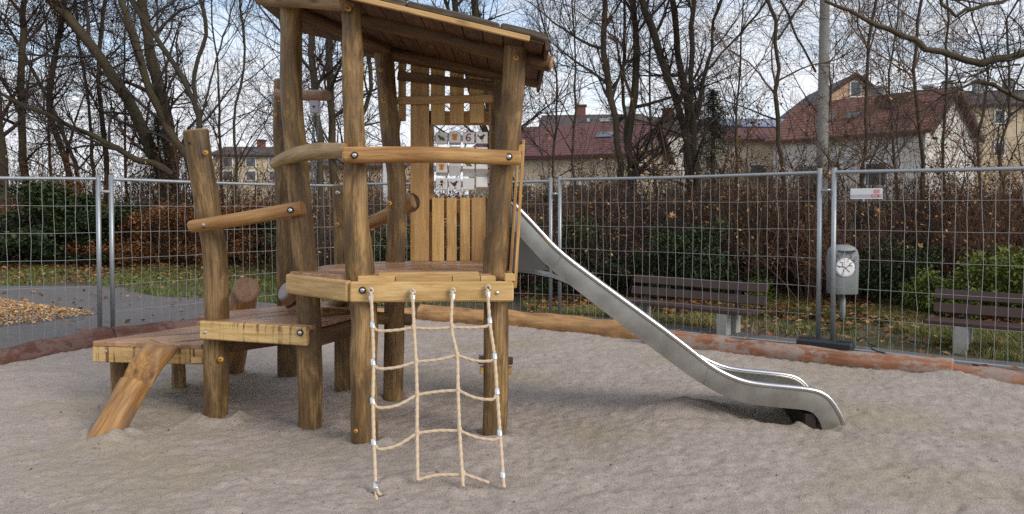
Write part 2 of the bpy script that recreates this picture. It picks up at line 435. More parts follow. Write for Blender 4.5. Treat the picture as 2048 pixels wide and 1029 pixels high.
def border_mat(name, d, m_, l, crust=(0.30, 0.24, 0.20)):
    t = NT(name); g = t.attr()
    f1 = t.noise(t.mp(g, (18, 18, 2)), 1, 5); f2 = t.noise(t.mp(g, (8, 8, 5)), 1, 8, 0.75)
    c = t.ramp(f1, [(0.3, d), (0.5, m_), (0.7, l)])
    c = t.mix(t.ramp(f2, [(0.47, 0.0), (0.54, 0.9)]), c, crust)
    t.bump(t.mix(0.5, f1, f2), 0.5, 0.01); return t.out(c, 0.8)
M['log_red'] = border_mat('red_border_log', (0.17, 0.065, 0.032), (0.29, 0.115, 0.056), (0.38, 0.18, 0.09))
M['log_dark'] = border_mat('dark_red_border_log', (0.06, 0.025, 0.015), (0.11, 0.042, 0.025), (0.16, 0.065, 0.04), (0.16, 0.095, 0.075))
M['cap'] = plain('orange_bolt_cap', (0.55, 0.27, 0.05), 0.45)
M['steel'] = NT('bolt_steel').out((0.62, 0.62, 0.60), 0.25, 1.0)
M['hole'] = plain('drilled_hole', (0.02, 0.014, 0.01), 0.9)
def steel_mat():
    t = NT('brushed_stainless'); f = t.noise(t.mp(t.obj(), (3, 3, 3)), 1, 5); f2 = t.noise(t.mp(t.obj(), (40, 200, 40)), 1, 3)
    c = t.mix(t.ramp(f, [(0.35, 0.0), (0.65, 1.0)]), (0.30, 0.295, 0.27), (0.50, 0.49, 0.455)); rg = t.math('ADD', t.math('MULTIPLY', f, 0.20), 0.20)
    return t.out(c, rg, 1.0)
M['stainless'] = steel_mat()
M['tube_steel'] = NT('polished_rail').out((0.60, 0.59, 0.57), 0.22, 1.0)
M['cheek'] = plain('dark_cheek_panel', (0.055, 0.055, 0.052), 0.5, 0.0, 0.3, 6)
def galv():
    t = NT('galvanised_steel'); f = t.noise(t.obj(), 26, 5, 0.7)
    return t.out(t.mix(f, (0.26, 0.28, 0.29), (0.48, 0.50, 0.50)), t.math('ADD', t.math('MULTIPLY', f, 0.3), 0.3), 0.75)
M['galv'] = galv()
M['wire'] = plain('fence_wire', (0.38, 0.38, 0.36), 0.5, 0.3, 0.15, 20)
M['rubber'] = plain('black_rubber_foot', (0.028, 0.03, 0.032), 0.65, 0, 0.3, 30, 0.2)
M['rope'] = plain('beige_rope', (0.56, 0.43, 0.29), 0.85, 0, 0.12, 60)
M['ferrule'] = NT('aluminium_ferrule').out((0.75, 0.75, 0.74), 0.3, 0.9)
M['white_plastic'] = plain('white_plastic', (0.72, 0.70, 0.68), 0.4, 0, 0.05, 6)
M['grey_plastic'] = plain('bin_grey', (0.22, 0.235, 0.235), 0.5, 0, 0.25, 7)
M['black'] = plain('black_ink', (0.012, 0.012, 0.012), 0.7)
M['brown_ink'] = plain('brown_ink', (0.075, 0.03, 0.022), 0.6)
M['green_ink'] = plain('green_ink', (0.10, 0.16, 0.03), 0.6, 0, 0.3, 60)
M['orange_ink'] = plain('orange_ink', (0.62, 0.26, 0.03), 0.6, 0, 0.3, 60)
M['mauve_ink'] = plain('mauve_ink', (0.24, 0.11, 0.12), 0.6, 0, 0.3, 80)
M['red'] = plain('sign_red', (0.62, 0.07, 0.06), 0.5, 0, 0.05)
M['sign_white'] = plain('sign_white', (0.78, 0.77, 0.76), 0.45, 0, 0.03)
M['sign_grey'] = plain('sign_grey', (0.52, 0.50, 0.56), 0.45, 0, 0.03)
M['bench'] = plain('brown_bench_slat', (0.062, 0.031, 0.024), 0.55, 0, 0.25, 9)
M['concrete'] = plain('concrete', (0.36, 0.35, 0.31), 0.85, 0, 0.2, 14, 0.2)
M['pole'] = plain('pole_concrete', (0.36, 0.35, 0.31), 0.8, 0, 0.15, 3)

def sand_mat():
    t = NT('sand'); o = t.obj()
    big = t.noise(o, 0.55, 4, 0.6); mid = t.noise(o, 4.5, 6, 0.65); fine = t.noise(o, 70, 5, 0.7); tiny = t.noise(o, 330, 2, 0.6)
    c = t.mix(t.ramp(mid, [(0.3, 0.0), (0.7, 1.0)]), (0.360, 0.300, 0.254), (0.490, 0.414, 0.356))
    c = t.mix(t.math('MULTIPLY', t.ramp(big, [(0.5, 0.0), (0.62, 1.0)]), 0.75), c, (0.365, 0.305, 0.205))
    c = t.mix(t.ramp(fine, [(0.32, 0.55), (0.5, 0.0)]), c, (0.20, 0.16, 0.135))
    c = t.mix(t.ramp(t.noise(t.mp(o, (22, 30, 22)), 1, 5, 0.7), [(0.30, 0.85), (0.42, 0.0)]), c, (0.12, 0.092, 0.076))
    c = t.mix(t.ramp(tiny, [(0.36, 0.3), (0.46, 0.0)]), c, (0.15, 0.12, 0.105))
    c = t.mix(t.ramp(tiny, [(0.56, 0.0), (0.7, 0.6)]), c, (0.66, 0.58, 0.52))
    h = t.mix(0.35, t.mix(0.5, mid, fine), tiny)
    t.bump(t.mix(0.5, t.noise(o, 26, 5, 0.7), fine), 0.9, 0.025); return t.out(c, 0.92, None, 0.2)
M['sand'] = sand_mat()
def asphalt_mat():
    t = NT('asphalt'); o = t.obj(); a = t.noise(o, 0.9, 5, 0.6); f = t.noise(o, 120, 3); m_ = t.noise(t.mp(o, (2.5, 7, 1)), 1, 5, 0.7)
    c = t.mix(a, (0.125, 0.114, 0.110), (0.205, 0.188, 0.180)); c = t.mix(t.ramp(f, [(0.35, 0.5), (0.55, 0)]), c, (0.05, 0.047, 0.045))
    c = t.mix(t.ramp(m_, [(0.60, 0.0), (0.68, 0.8)]), c, (0.045, 0.038, 0.034))
    t.bump(f, 0.35, 0.01); return t.out(c, t.math('ADD', t.math('MULTIPLY', a, 0.3), 0.65), None, 0.25)
M['asphalt'] = asphalt_mat()
def ground_mat():
    t = NT('lawn_soil'); o = t.obj(); a = t.noise(o, 0.8, 5, 0.6); f = t.noise(o, 14, 5, 0.7); g_ = t.noise(o, 60, 3)
    c = t.mix(t.ramp(a, [(0.42, 0), (0.58, 1)]), (0.085, 0.085, 0.032), (0.125, 0.085, 0.055))
    c = t.mix(t.ramp(f, [(0.4, 0.7), (0.6, 0)]), c, (0.035, 0.026, 0.016)); c = t.mix(t.ramp(g_, [(0.55, 0), (0.7, 0.5)]), c, (0.16, 0.10, 0.05))
    t.bump(f, 0.8, 0.03); return t.out(c, 0.95)
M['ground'] = ground_mat()
def rampmat(name, stops, rough=0.7, trans=False):
    t = NT(name); sp = t.n('SeparateXYZ'); t.l(t.attr(), sp.inputs[0])
    c = t.ramp(sp.outputs[0], stops); return t.out(c, rough, None, 0.25)
M['grass'] = rampmat('grass_blade', [(0.0, (0.055, 0.090, 0.018)), (0.4, (0.11, 0.145, 0.034)), (0.7, (0.22, 0.21, 0.07)), (1.0, (0.42, 0.33, 0.16))])
M['litter'] = rampmat('fallen_leaf', [(0.0, (0.075, 0.03, 0.014)), (0.4, (0.17, 0.068, 0.024)), (0.75, (0.30, 0.145, 0.05)), (1.0, (0.46, 0.27, 0.12))])
M['deadleaf'] = rampmat('withered_leaf', [(0.0, (0.085, 0.038, 0.018)), (0.4, (0.20, 0.088, 0.032)), (0.75, (0.40, 0.20, 0.065)), (1.0, (0.58, 0.36, 0.14))])
M['budleaf'] = rampmat('dark_russet_leaf', [(0.0, (0.05, 0.024, 0.018)), (0.6, (0.105, 0.052, 0.034)), (1.0, (0.19, 0.09, 0.05))])
M['evergreen'] = rampmat('evergreen_leaf', [(0.0, (0.018, 0.034, 0.010)), (0.6, (0.038, 0.062, 0.020)), (1.0, (0.10, 0.115, 0.042))], 0.45)
M['ivy'] = rampmat('dark_green_leaf', [(0.0, (0.022, 0.036, 0.014)), (0.6, (0.046, 0.070, 0.027)), (1.0, (0.10, 0.115, 0.045))], 0.4)
M['yellowgreen'] = rampmat('yellow_green_leaf', [(0.0, (0.06, 0.09, 0.016)), (0.6, (0.17, 0.21, 0.04)), (1.0, (0.30, 0.30, 0.06))], 0.5)
M['fir'] = rampmat('fir_needle', [(0.0, (0.010, 0.018, 0.010)), (1.0, (0.035, 0.05, 0.026))], 0.6)
M['chips'] = rampmat('wood_chip', [(0.0, (0.30, 0.16, 0.07)), (0.5, (0.55, 0.33, 0.15)), (1.0, (0.72, 0.52, 0.30))])
def bark(name, d, m_, moss, amt):
    t = NT(name); g = t.attr(); f = t.noise(t.mp(g, (16, 16, 3.5)), 1, 6, 0.65); a = t.noise(t.mp(g, (3, 3, 0.9)), 1, 4)
    c = t.mix(f, d, m_); c = t.mix(t.math('MULTIPLY', t.ramp(a, [(0.42, 0), (0.6, 1)]), amt), c, moss)
    t.bump(f, 0.9, 0.02); return t.out(c, 0.9)
M['bark'] = bark('dark_bark', (0.020, 0.014, 0.009), (0.085, 0.060, 0.038), (0.060, 0.056, 0.020), 0.5)
M['bark_moss'] = bark('mossy_bark', (0.024, 0.016, 0.010), (0.105, 0.072, 0.043), (0.080, 0.070, 0.022), 0.6)
M['twig'] = plain('dark_twig', (0.048, 0.034, 0.026), 0.85, 0, 0.3, 2)
M['twig_red'] = plain('red_brown_twig', (0.145, 0.080, 0.050), 0.85, 0, 0.35, 2)
def tile(name, a, b, sc=3.2):
    t = NT(name); g = t.attr(); w = t.n('TexWave'); w.wave_type = 'BANDS'; w.bands_direction = 'Y'; t.l(g, w.inputs['Vector']); w.inputs['Scale'].default_value = sc * 0.32; w.inputs['Distortion'].default_value = 0.4
    f = t.noise(g, 1.4, 5); f2 = t.noise(t.mp(g, (4, 3, 1)), 1, 3)
    c = t.mix(t.mix(0.5, f, f2), a, b); c = t.mix(t.ramp(w.outputs['Fac'], [(0.0, 0.55), (0.35, 0.0)]), c, tuple(x * 0.35 for x in a))
    t.bump(w.outputs['Fac'], 0.6, 0.06); return t.out(c, 0.75)
M['tile_red'] = tile('red_roof_tiles', (0.095, 0.032, 0.030), (0.165, 0.060, 0.052))
M['tile_orange'] = tile('orange_red_roof_tiles', (0.13, 0.048, 0.034), (0.215, 0.088, 0.060))
M['tile_brown'] = tile('brown_roof_tiles', (0.05, 0.034, 0.030), (0.092, 0.065, 0.056))
M['cream'] = plain('cream_render', (0.62, 0.52, 0.37), 0.9, 0, 0.06, 0.7)
M['yellow_wall'] = plain('yellow_render', (0.58, 0.47, 0.32), 0.9, 0, 0.06, 0.7)
M['white_wall'] = plain('white_render', (0.66, 0.62, 0.56), 0.9, 0, 0.06, 0.7)
M['peach_wall'] = plain('peach_render', (0.60, 0.40, 0.26), 0.9, 0, 0.06, 0.7)
M['brown_wall'] = plain('brown_shingle_gable', (0.22, 0.16, 0.125), 0.9, 0, 0.15, 2)
M['brick'] = plain('chimney_brick', (0.17, 0.075, 0.055), 0.9, 0, 0.2, 4)
M['zinc'] = plain('grey_chimney', (0.26, 0.27, 0.27), 0.7, 0, 0.1, 2)
M['timber_dark'] = plain('dark_barge_board', (0.085, 0.05, 0.032), 0.8)
M['glass'] = NT('window_glass').out((0.06, 0.075, 0.09), 0.08, 0.0, 0.8)
M['solar'] = NT('solar_glass').out((0.035, 0.055, 0.13), 0.12, 0.0, 0.9)

exec_order = []
# ------------------------------------------------------------------ ground, sandpit, path
BORDER = [(-6.4, -8.0), (-6.3, 2.0), (-5.9, 5.6), (-5.22, 7.35), (-4.82, 8.55), (-4.1, 9.6), (-3.0, 10.4), (-1.3, 10.55), (0.1, 9.95), (1.6, 8.85), (3.2, 7.65), (4.7, 6.7), (6.0, 5.4), (7.0, 3.0), (7.2, -8.0)]
def poly_inside(X, Y, P):
    ins = np.zeros(X.shape, bool); j = len(P) - 1
    for i in range(len(P)):
        xi, yi = P[i]; xj, yj = P[j]
        c = ((yi > Y) != (yj > Y)) & (X < (xj - xi) * (Y - yi) / (yj - yi + 1e-12) + xi)
        ins ^= c; j = i
    return ins
def poly_dist(X, Y, P):
    D = np.full(X.shape, 1e9)
    for i in range(len(P) - 1):
        ax, ay = P[i]; bx, by = P[i + 1]; vx, vy = bx - ax, by - ay
        t = np.clip(((X - ax) * vx + (Y - ay) * vy) / (vx * vx + vy * vy), 0, 1)
        D = np.minimum(D, np.hypot(X - ax - t * vx, Y - ay - t * vy))
    return D
DENTS = []
_r = random.Random(5)
for i in range(1300):
    y = _r.uniform(3.0, 10.2); x = _r.uniform(-0.75, 0.75) * y
    DENTS.append((x, y, *_r.choice(((0.13, 0.055, 0.016), (0.05, 0.022, 0.016), (0.035, 0.024, 0.014), (0.06, 0.018, 0.014)))[:2], _r.uniform(-0.6, 0.9), _r.uniform(0.006, 0.020)))
POSTS_XY = []
def sand_h(X, Y):
    h = 0.05 * fbm(X * 0.7, Y * 0.7, 3) + 0.016 * fbm(X * 2.3 + 9, Y * 2.3, 3) + 0.006 * fbm(X * 6 + 3, Y * 6, 3) + 0.016 * fbm(X * 21, Y * 21 + 7, 2) + 0.010 * np.maximum(0, fbm(X * 14, Y * 14 + 4, 2)) + 0.010 * np.maximum(0, fbm(X * 33, Y * 33 + 4, 2) - 0.12)
    def bump(cx, cy, rx, ry, a, amp):
        c, s = math.cos(a), math.sin(a); u = ((X - cx) * c + (Y - cy) * s) / rx; v = (-(X - cx) * s + (Y - cy) * c) / ry
        return amp * np.exp(-(u * u + v * v))
    for (cx, cy, rx, ry, a, dep) in DENTS:
        h = h - bump(cx, cy, rx, ry, a, dep * 0.8) + bump(cx, cy, rx * 1.7, ry * 1.7, a, dep * 0.3)
    h = h + bump(1.42, 5.75, 0.42, 0.16, 0.1, 0.085) - bump(1.95, 5.72, 0.40, 0.17, -0.15, 0.075) - bump(2.22, 5.42, 0.35, 0.32, 0, 0.055) + bump(4.08, 6.86, 0.20, 0.11, -0.6, 0.055)
    for (cx, cy) in ((-1.0, 5.02), (-0.12, 5.16), (-1.47, 5.43), (-2.25, 5.64), (-1.0, 6.2), (-2.84, 5.15), (2.3, 5.45)):
        rr_ = np.hypot(X - cx, Y - cy); h = h + 0.040 * np.exp(-((rr_ - 0.15) / 0.06) ** 2) * (0.6 + 1.2 * fbm(X * 6 + cx, Y * 6, 2))
    h = h + bump(-0.62, 4.32, 0.15, 0.10, 0.3, 0.035) - bump(-0.78, 4.05, 0.2, 0.15, 0.0, 0.03) + bump(-2.72, 5.0, 0.22, 0.15, 0, 0.045) + bump(-2.0, 7.7, 1.2, 0.5, 0, -0.03)
    return h
def grid_mesh(xs, ys, hf):
    X, Y = np.meshgrid(xs, ys); Z = hf(X, Y)
    nx, ny = len(xs), len(ys)
    V = np.stack([X, Y, Z], -1).reshape(-1, 3)
    i = np.arange(nx - 1)[None, :]; j = np.arange(ny - 1)[:, None] * nx
    q = np.stack([j + i, j + i + 1, j + nx + i + 1, j + nx + i], -1).reshape(-1, 4)
    return V, q
ys = [-8, -4, -1, 1.0, 2.0, 2.6]
while ys[-1] < 11.1: ys.append(ys[-1] + 0.013 + 0.0042 * max(0, ys[-1] - 2.8))
xs = [-6.6, -6.3]
while xs[-1] < 7.3: xs.append(xs[-1] + 0.024)
def sand_surface(X, Y):
    h = sand_h(X, Y); ins = poly_inside(X, Y, BORDER); d = poly_dist(X, Y, BORDER)
    h = h + 0.03 * np.exp(-(d / 0.25) ** 2) * ins
    return np.where(ins | (d < 0.06), h, np.maximum(h - 0.45, -0.4))
V, q = grid_mesh(np.array(xs), np.array(ys), sand_surface)
Xq, Yq = V[:, 0], V[:, 1]
keep = (V[q][:, :, 2] > -0.3).any(axis=1)
mb = MB(); mb.add(V, q[keep], None, True)
sand = mb.build('sand', M['sand']); sand['kind'] = 'structure'

def gh(x, y):
    """lawn height: almost flat, rising a little towards the trees on the left"""
    return -0.035 + 0.05 * fbm(x * 0.35, y * 0.35, 3)
gxs = np.concatenate([np.linspace(-260, -32, 20), np.linspace(-30, 22, 209), np.linspace(24, 260, 20)])
gys = np.concatenate([np.linspace(-160, 0, 10), np.linspace(2, 40, 153), np.linspace(42, 420, 24)])
def gsurf(X, Y):
    z = gh(X, Y); ins = poly_inside(X, Y, BORDER)
    d = poly_dist(X, Y, BORDER)
    return np.where(ins, -0.75, np.where(d < 1.0, -0.10, z))
V, q = grid_mesh(gxs, gys, gsurf)
mb = MB(); mb.add(V, q, None, True); g = mb.build('ground', M['ground']); g['kind'] = 'structure'

OUTER = [(-14, -8.0), (-15, 2.0), (-15.5, 8.5), (-15.5, 11.0), (-14.5, 14.5), (-9.0, 15.4), (-6.2, 13.1), (-1.8, 12.0), (0.75, 11.2), (2.35, 10.0), (3.85, 8.72), (5.3, 7.62), (6.7, 6.2), (7.9, 3.4), (8.3, -8.0)]
mb = MB(); B_ = catmull([(*p, 0) for p in BORDER], 140); O_ = catmull([(*p, 0) for p in OUTER], 140)
rows = []
for k in range(13):
    f = k / 12; P = B_ * (1 - f) + O_ * f
    e = 0.10 * fbm(P[:, 0] * 1.1, P[:, 1] * 1.1, 3) * (1 if k == 12 else 0)
    P = P + (O_ - B_) / (np.linalg.norm(O_ - B_, axis=1, keepdims=True)) * (3.0 * e)[:, None]
    P[:, 2] = 0.012 + 0.012 * fbm(P[:, 0] * 1.5, P[:, 1] * 1.5, 2) - (0.05 if k == 12 else 0); rows.append(P)
V = np.concatenate(rows); i = np.arange(139)[None, :]; j = np.arange(12)[:, None] * 140
mb.add(V, np.stack([j + i, j + 140 + i, j + 140 + i + 1, j + i + 1], -1).reshape(-1, 4), None, True)
o = mb.build('asphalt_path', M['asphalt']); o['kind'] = 'structure'

# scattered flat bits: leaves, chips, blades
def leaf_quads(mb, C, size, tilt, sx=0.6, val=None, bend=0.25):
    """C (N,3): diamond-shaped folded leaves of 2 triangles with random heading"""
    N = len(C); a = RNG.random(N) * 2 * np.pi
    ca, sa = np.cos(a), np.sin(a)
    if np.isscalar(tilt):
        tz = RNG.normal(0, tilt, (N, 2))
    else: tz = tilt
    u = np.stack([ca, sa, tz[:, 0]], -1); w = np.stack([-sa, ca, tz[:, 1]], -1)
    u /= np.linalg.norm(u, axis=1, keepdims=True); w /= np.linalg.norm(w, axis=1, keepdims=True)
    nrm = np.cross(u, w); size = np.asarray(size)
    if size.ndim == 0: size = np.full(N, float(size))
    s = size[:, None]
    V = np.stack([C - u * s * 0.5, C + w * s * 0.5 * sx + nrm * s * bend * 0.4, C + u * s * 0.5, C - w * s * 0.5 * sx + nrm * s * bend * 0.4], 1)
    val = RNG.random(N) if val is None else val
    G = np.repeat(np.stack([val, val, val], -1)[:, None, :], 4, 1)
    b = np.arange(N)[:, None] * 4
    t = np.concatenate([b + np.array([[0, 2, 1]]), b + np.array([[0, 3, 2]])])
    mb.add(V.reshape(-1, 3), None, t, False, G.reshape(-1, 3))
def blades(mb, C, h, w, val=None, lean=0.5):
    N = len(C); a = RNG.random(N) * 2 * np.pi; u = np.stack([np.cos(a), np.sin(a), np.zeros(N)], -1)
    b_ = RNG.random(N) * 2 * np.pi; L = np.stack([np.cos(b_), np.sin(b_), np.zeros(N)], -1) * (RNG.random(N) * lean)[:, None]
    h = h[:, None]; tip = C + np.array([0, 0, 1.]) * h + L * h * 1.4; mid = C + np.array([0, 0, 0.6]) * h + L * h * 0.45
    V = np.stack([C - u * w, C + u * w, mid + u * w * 0.8, mid - u * w * 0.8, tip], 1)
    val = RNG.random(N) if val is None else val
    G = np.repeat(np.stack([val] * 3, -1)[:, None, :], 5, 1); b = np.arange(N)[:, None] * 5
    t = np.concatenate([b + np.array([[0, 1, 2]]), b + np.array([[0, 2, 3]]), b + np.array([[3, 2, 4]])])
    mb.add(V.reshape(-1, 3), None, t, False, G.reshape(-1, 3))
def scatter(n, xr, yr, cond):
    out = []
    while sum(len(o) for o in out) < n:
        x = RNG.uniform(*xr, n); y = RNG.uniform(*yr, n); k = cond(x, y); out.append(np.stack([x[k], y[k]], -1))
    return np.concatenate(out)[:n]
PATHPOLY = OUTER
def on_lawn(x, y): return ~poly_inside(x, y, PATHPOLY)
p = scatter(80000, (0.2, 9.5), (7.0, 13.5), lambda x, y: on_lawn(x, y) & (np.abs(x) < 0.78 * y) & (RNG.random(len(x)) < np.clip(0.35 + 2.0 * fbm(x * 0.9, y * 0.9, 3), 0.02, 1)))
mb = MB(); dry = np.clip(RNG.random(len(p)) * 0.7 + 0.6 * fbm(p[:, 0] * 0.7 + 5, p[:, 1] * 0.7, 2) + 0.12, 0, 1)
blades(mb, np.column_stack([p, gh(p[:, 0], p[:, 1]) - 0.01]), RNG.uniform(0.05, 0.15, len(p)), 0.0045, dry, 0.9)
p = scatter(46000, (-20, -0.5), (11.5, 24), lambda x, y: on_lawn(x, y) & (np.abs(x) < 0.78 * y) & (RNG.random(len(x)) < np.clip(0.45 + 1.6 * fbm(x * 0.6, y * 0.6, 3), 0.02, 1) * np.clip((24 - y) / 6, 0.05, 1)))
blades(mb, np.column_stack([p, gh(p[:, 0], p[:, 1]) - 0.01]), RNG.uniform(0.05, 0.14, len(p)), 0.009, RNG.random(len(p)) * 0.72, 0.9)
o = mb.build('grass', M['grass']); tag(o, 'rough autumn grass on the strip between the path and the bushes', 'grass', kind='stuff')
p = np.concatenate([scatter(26000, (0.2, 9.5), (8.0, 14), lambda x, y: on_lawn(x, y) & (RNG.random(len(x)) < np.clip((y + 0.28 * x - 11.4) / 1.6, 0.05, 1))),
                    scatter(30000, (-24, -0.5), (12.5, 29), lambda x, y: on_lawn(x, y) & (np.abs(x) < 0.8 * y) & (RNG.random(len(x)) < np.clip((y - 14.5) / 5, 0.08, 1))),
                    scatter(500, (-13, 7), (6.8, 14), lambda x, y: ~on_lawn(x, y) & ~poly_inside(x, y, BORDER))])
z = np.where(on_lawn(p[:, 0], p[:, 1]), gh(p[:, 0], p[:, 1]) + RNG.uniform(0.0, 0.10, len(p)), 0.035)
mb = MB(); leaf_quads(mb, np.column_stack([p, z]), RNG.uniform(0.05, 0.12, len(p)), 0.35, 0.75)
o = mb.build('leaf_litter', M['litter']); tag(o, 'brown fallen leaves lying under the bushes and on the grass', 'fallen leaves', kind='stuff')
CH = [(gz(-60, 588).x, gz(-60, 588).y), (gz(60, 610).x, gz(60, 610).y), (gz(205, 630).x, gz(205, 630).y), (gz(60, 652).x, gz(60, 652).y), (gz(-60, 660).x, gz(-60, 660).y), (-11.5, 10.0), (-11.5, 12.5)]
p = scatter(16000, (-11.5, -4), (9.4, 14), lambda x, y: poly_inside(x, y, CH) & (poly_dist(x, y, CH[0:5]) + RNG.random(len(x)) * 0.25 > 0.18))
dd = np.minimum(poly_dist(p[:, 0], p[:, 1], CH[0:5]), 0.5)
mb = MB(); leaf_quads(mb, np.column_stack([p, 0.03 + dd * 0.16 * (0.4 + RNG.random(len(p)))]), RNG.uniform(0.03, 0.075, len(p)), 0.45, 0.45)
o = mb.build('wood_chips', M['chips']); tag(o, 'heap of pale orange wood chips on the asphalt behind the fence', 'wood chips', kind='stuff')

p = scatter(220, (-7, 6), (3.2, 10.4), lambda x, y: poly_inside(x, y, BORDER) & (np.abs(x) < 0.75 * y))
mb = MB(); leaf_quads(mb, np.column_stack([p, sand_h(p[:, 0], p[:, 1]) + 0.006]), RNG.uniform(0.008, 0.024, len(p)), 0.3, 0.6, RNG.random(len(p)) * 0.35)
o = mb.build('leaf_debris', M['litter']); tag(o, 'tiny dark leaf scraps scattered on the sand', 'leaf scraps', kind='stuff')
# border logs round the sandpit
def border_log(a, b, r, m, lab, seed, z=0.05, mid=None):
    mb = MB(); pts = [(*a, z), (*b, z)] if mid is None else [(*a, z), (*mid, z), (*b, z)]
    log(mb, pts, r, 20, 70, 0.13, 0.04, seed=seed); o = mb.build('border_log', [m, m])
    tag(o, lab, 'log', 'logs edging the sandpit'); return o
border_log((-5.26, 7.12), (-4.80, 8.72), 0.135, M['log_dark'], 'dark red-brown border log below the fence left of the low step platform', 1)
border_log((-5.95, 5.4), (-5.30, 7.02), 0.15, M['log_dark'], 'dark border log end leaving the picture at the left below the wood chips', 2, 0.02)
border_log((-4.76, 8.80), (-3.3, 10.25), 0.13, M['log_dark'], 'dark border log hidden behind the step platforms', 3)
border_log((-3.2, 10.32), (-1.38, 10.58), 0.12, M['log_tan'], 'pale border log behind the legs of the tower', 4)
border_log((-1.3, 10.57), (1.52, 8.98), 0.135, M['log_tan'], 'long tan peeled border log running from the tower to under the slide', 5, 0.07, (0.15, 9.92))
border_log((1.60, 8.74), (4.16, 6.96), 0.122, M['log_red'], 'long orange-red border log with sand crust right of the slide', 6, 0.045, (2.9, 7.80))
border_log((4.06, 7.03), (5.9, 5.45), 0.106, M['log_red'], 'orange-red border log leaving the picture at the lower right', 7, 0.02)

# ------------------------------------------------------------------ houses beyond the trees
def house(name, label, c, ang, L, Wd, eave, ridge, wall, roof, gable=None, over=0.35, base=-0.5, group='houses beyond the trees'):
    """c ground centre; ridge along local x; ang rotation about z"""
    ca, sa = math.cos(ang), math.sin(ang)
    def w(x, y, z): return (c[0] + x * ca - y * sa, c[1] + x * sa + y * ca, z)
    t = thing(name, label, 'house', (c[0], c[1], 0), group)
    hl, hw = L / 2, Wd / 2
    mb = MB(); V = [w(-hl, -hw, base), w(hl, -hw, base), w(hl, hw, base), w(-hl, hw, base), w(-hl, -hw, eave), w(hl, -hw, eave), w(hl, hw, eave), w(-hl, hw, eave)]
    mb.add(V, [(0, 1, 5, 4), (1, 2, 6, 5), (2, 3, 7, 6), (3, 0, 4, 7)], None, False); mb.build('wall', wall, t)
    mb = MB(); V = [w(-hl, -hw, eave), w(-hl, hw, eave), w(-hl, 0, ridge - 0.12), w(hl, -hw, eave), w(hl, hw, eave), w(hl, 0, ridge - 0.12)]
    mb.add(V[:3], None, [(0, 2, 1)], False); mb.build('gable', gable or wall, t)
    mb = MB(); mb.add(V[3:], None, [(0, 1, 2)], False); mb.build('gable', gable or wall, t)
    rise = (ridge - eave) / hw; th = 0.16
    for sgn in (-1, 1):
        mb = MB(); x0, x1 = -hl - over, hl + over; ye = sgn * (hw + over); ze = eave - over * rise
        V = [w(x0, ye, ze), w(x1, ye, ze), w(x1, 0, ridge), w(x0, 0, ridge), w(x0, ye, ze + th), w(x1, ye, ze + th), w(x1, 0, ridge + th), w(x0, 0, ridge + th)]
        sl = math.hypot(hw + over, hw * rise); G = [(0, 0, 0), (L, 0, 0), (L, sl, 0), (0, sl, 0)] * 2
        mb.add(V, [(4, 5, 6, 7), (0, 3, 2, 1), (0, 1, 5, 4), (1, 2, 6, 5), (3, 0, 4, 7)], None, False, G)
        mb.build('roof', roof, t)
    t['_'] = 0; del t['_']
    def on_front(x, z, ww, hh, m=None, side=-1, part='window'):
        mb = MB(); yy = side * hw
        board(mb, w(x - ww / 2, yy + side * 0.03, z), w(x + ww / 2, yy + side * 0.03, z), hh, 0.08, (0, 0, 1), 0.01)
        f = mb.build(part, M['sign_white'], t)
        mb = MB(); board(mb, w(x - ww / 2 + 0.09, yy + side * 0.06, z), w(x + ww / 2 - 0.09, yy + side * 0.06, z), hh - 0.18, 0.04, (0, 0, 1), 0.005)
        mb.build('pane', m or M['glass'], f)
    def on_gable(y, z, ww, hh, side=1):
        mb = MB(); xx = side * hl
        board(mb, w(xx + side * 0.03, y - ww / 2, z), w(xx + side * 0.03, y + ww / 2, z), hh, 0.08, (0, 0, 1), 0.01)
        f = mb.build('window', M['sign_white'], t)
        mb = MB(); board(mb, w(xx + side * 0.06, y - ww / 2 + 0.09, z), w(xx + side * 0.06, y + ww / 2 - 0.09, z), hh - 0.18, 0.04, (0, 0, 1), 0.005)
        mb.build('pane', M['glass'], f)
    def on_roof(x, f0, f1, ww, m, part, side=-1, lift=0.2):
        mb = MB(); y0, y1 = side * hw * (1 - f0), side * hw * (1 - f1); z0, z1 = eave + (ridge - eave) * f0, eave + (ridge - eave) * f1
        board(mb, w(x, y0, z0 + lift), w(x, y1, z1 + lift), ww, 0.08, (ca, sa, 0), 0.01); return mb.build(part, m, t)
    def chimney(x, y, h, s, m):
        zb = ridge - abs(y) * rise - 0.3
        mb = MB(); board(mb, w(x, y, zb), w(x, y, zb + h + 0.3), s, s * 1.2, (ca, sa, 0), 0.02)
        board(mb, w(x, y, zb + h + 0.3), w(x, y, zb + h + 0.42), s * 1.25, s * 1.45, (ca, sa, 0), 0.02); mb.build('chimney', m, t)
    def barge(side=1):
        for sg in (-1, 1):
            mb = MB(); board(mb, w(side * (hl + over + 0.03), sg * (hw + over), eave - over * rise + 0.02), w(side * (hl + over + 0.03), sg * 0.03, ridge + 0.03), 0.32, 0.06, (0, 0, 1), 0.01)
            mb.build('barge_board', M['timber_dark'], t)
    return dict(t=t, front=on_front, gablewin=on_gable, roofbit=on_roof, chimney=chimney, barge=barge)
def hz(py, d): return at(1024, py, d).z
def hx(px, d): return at(px, 416, d).x
d = 40
h = house('red_roof_house', 'house with dark red roof and brown shingled gable right of the tower post', (hx(1150, d), d + 2), R(-23), 9.3, 7.5, hz(316, d), hz(248, d), M['cream'], M['tile_red'], M['brown_wall'])
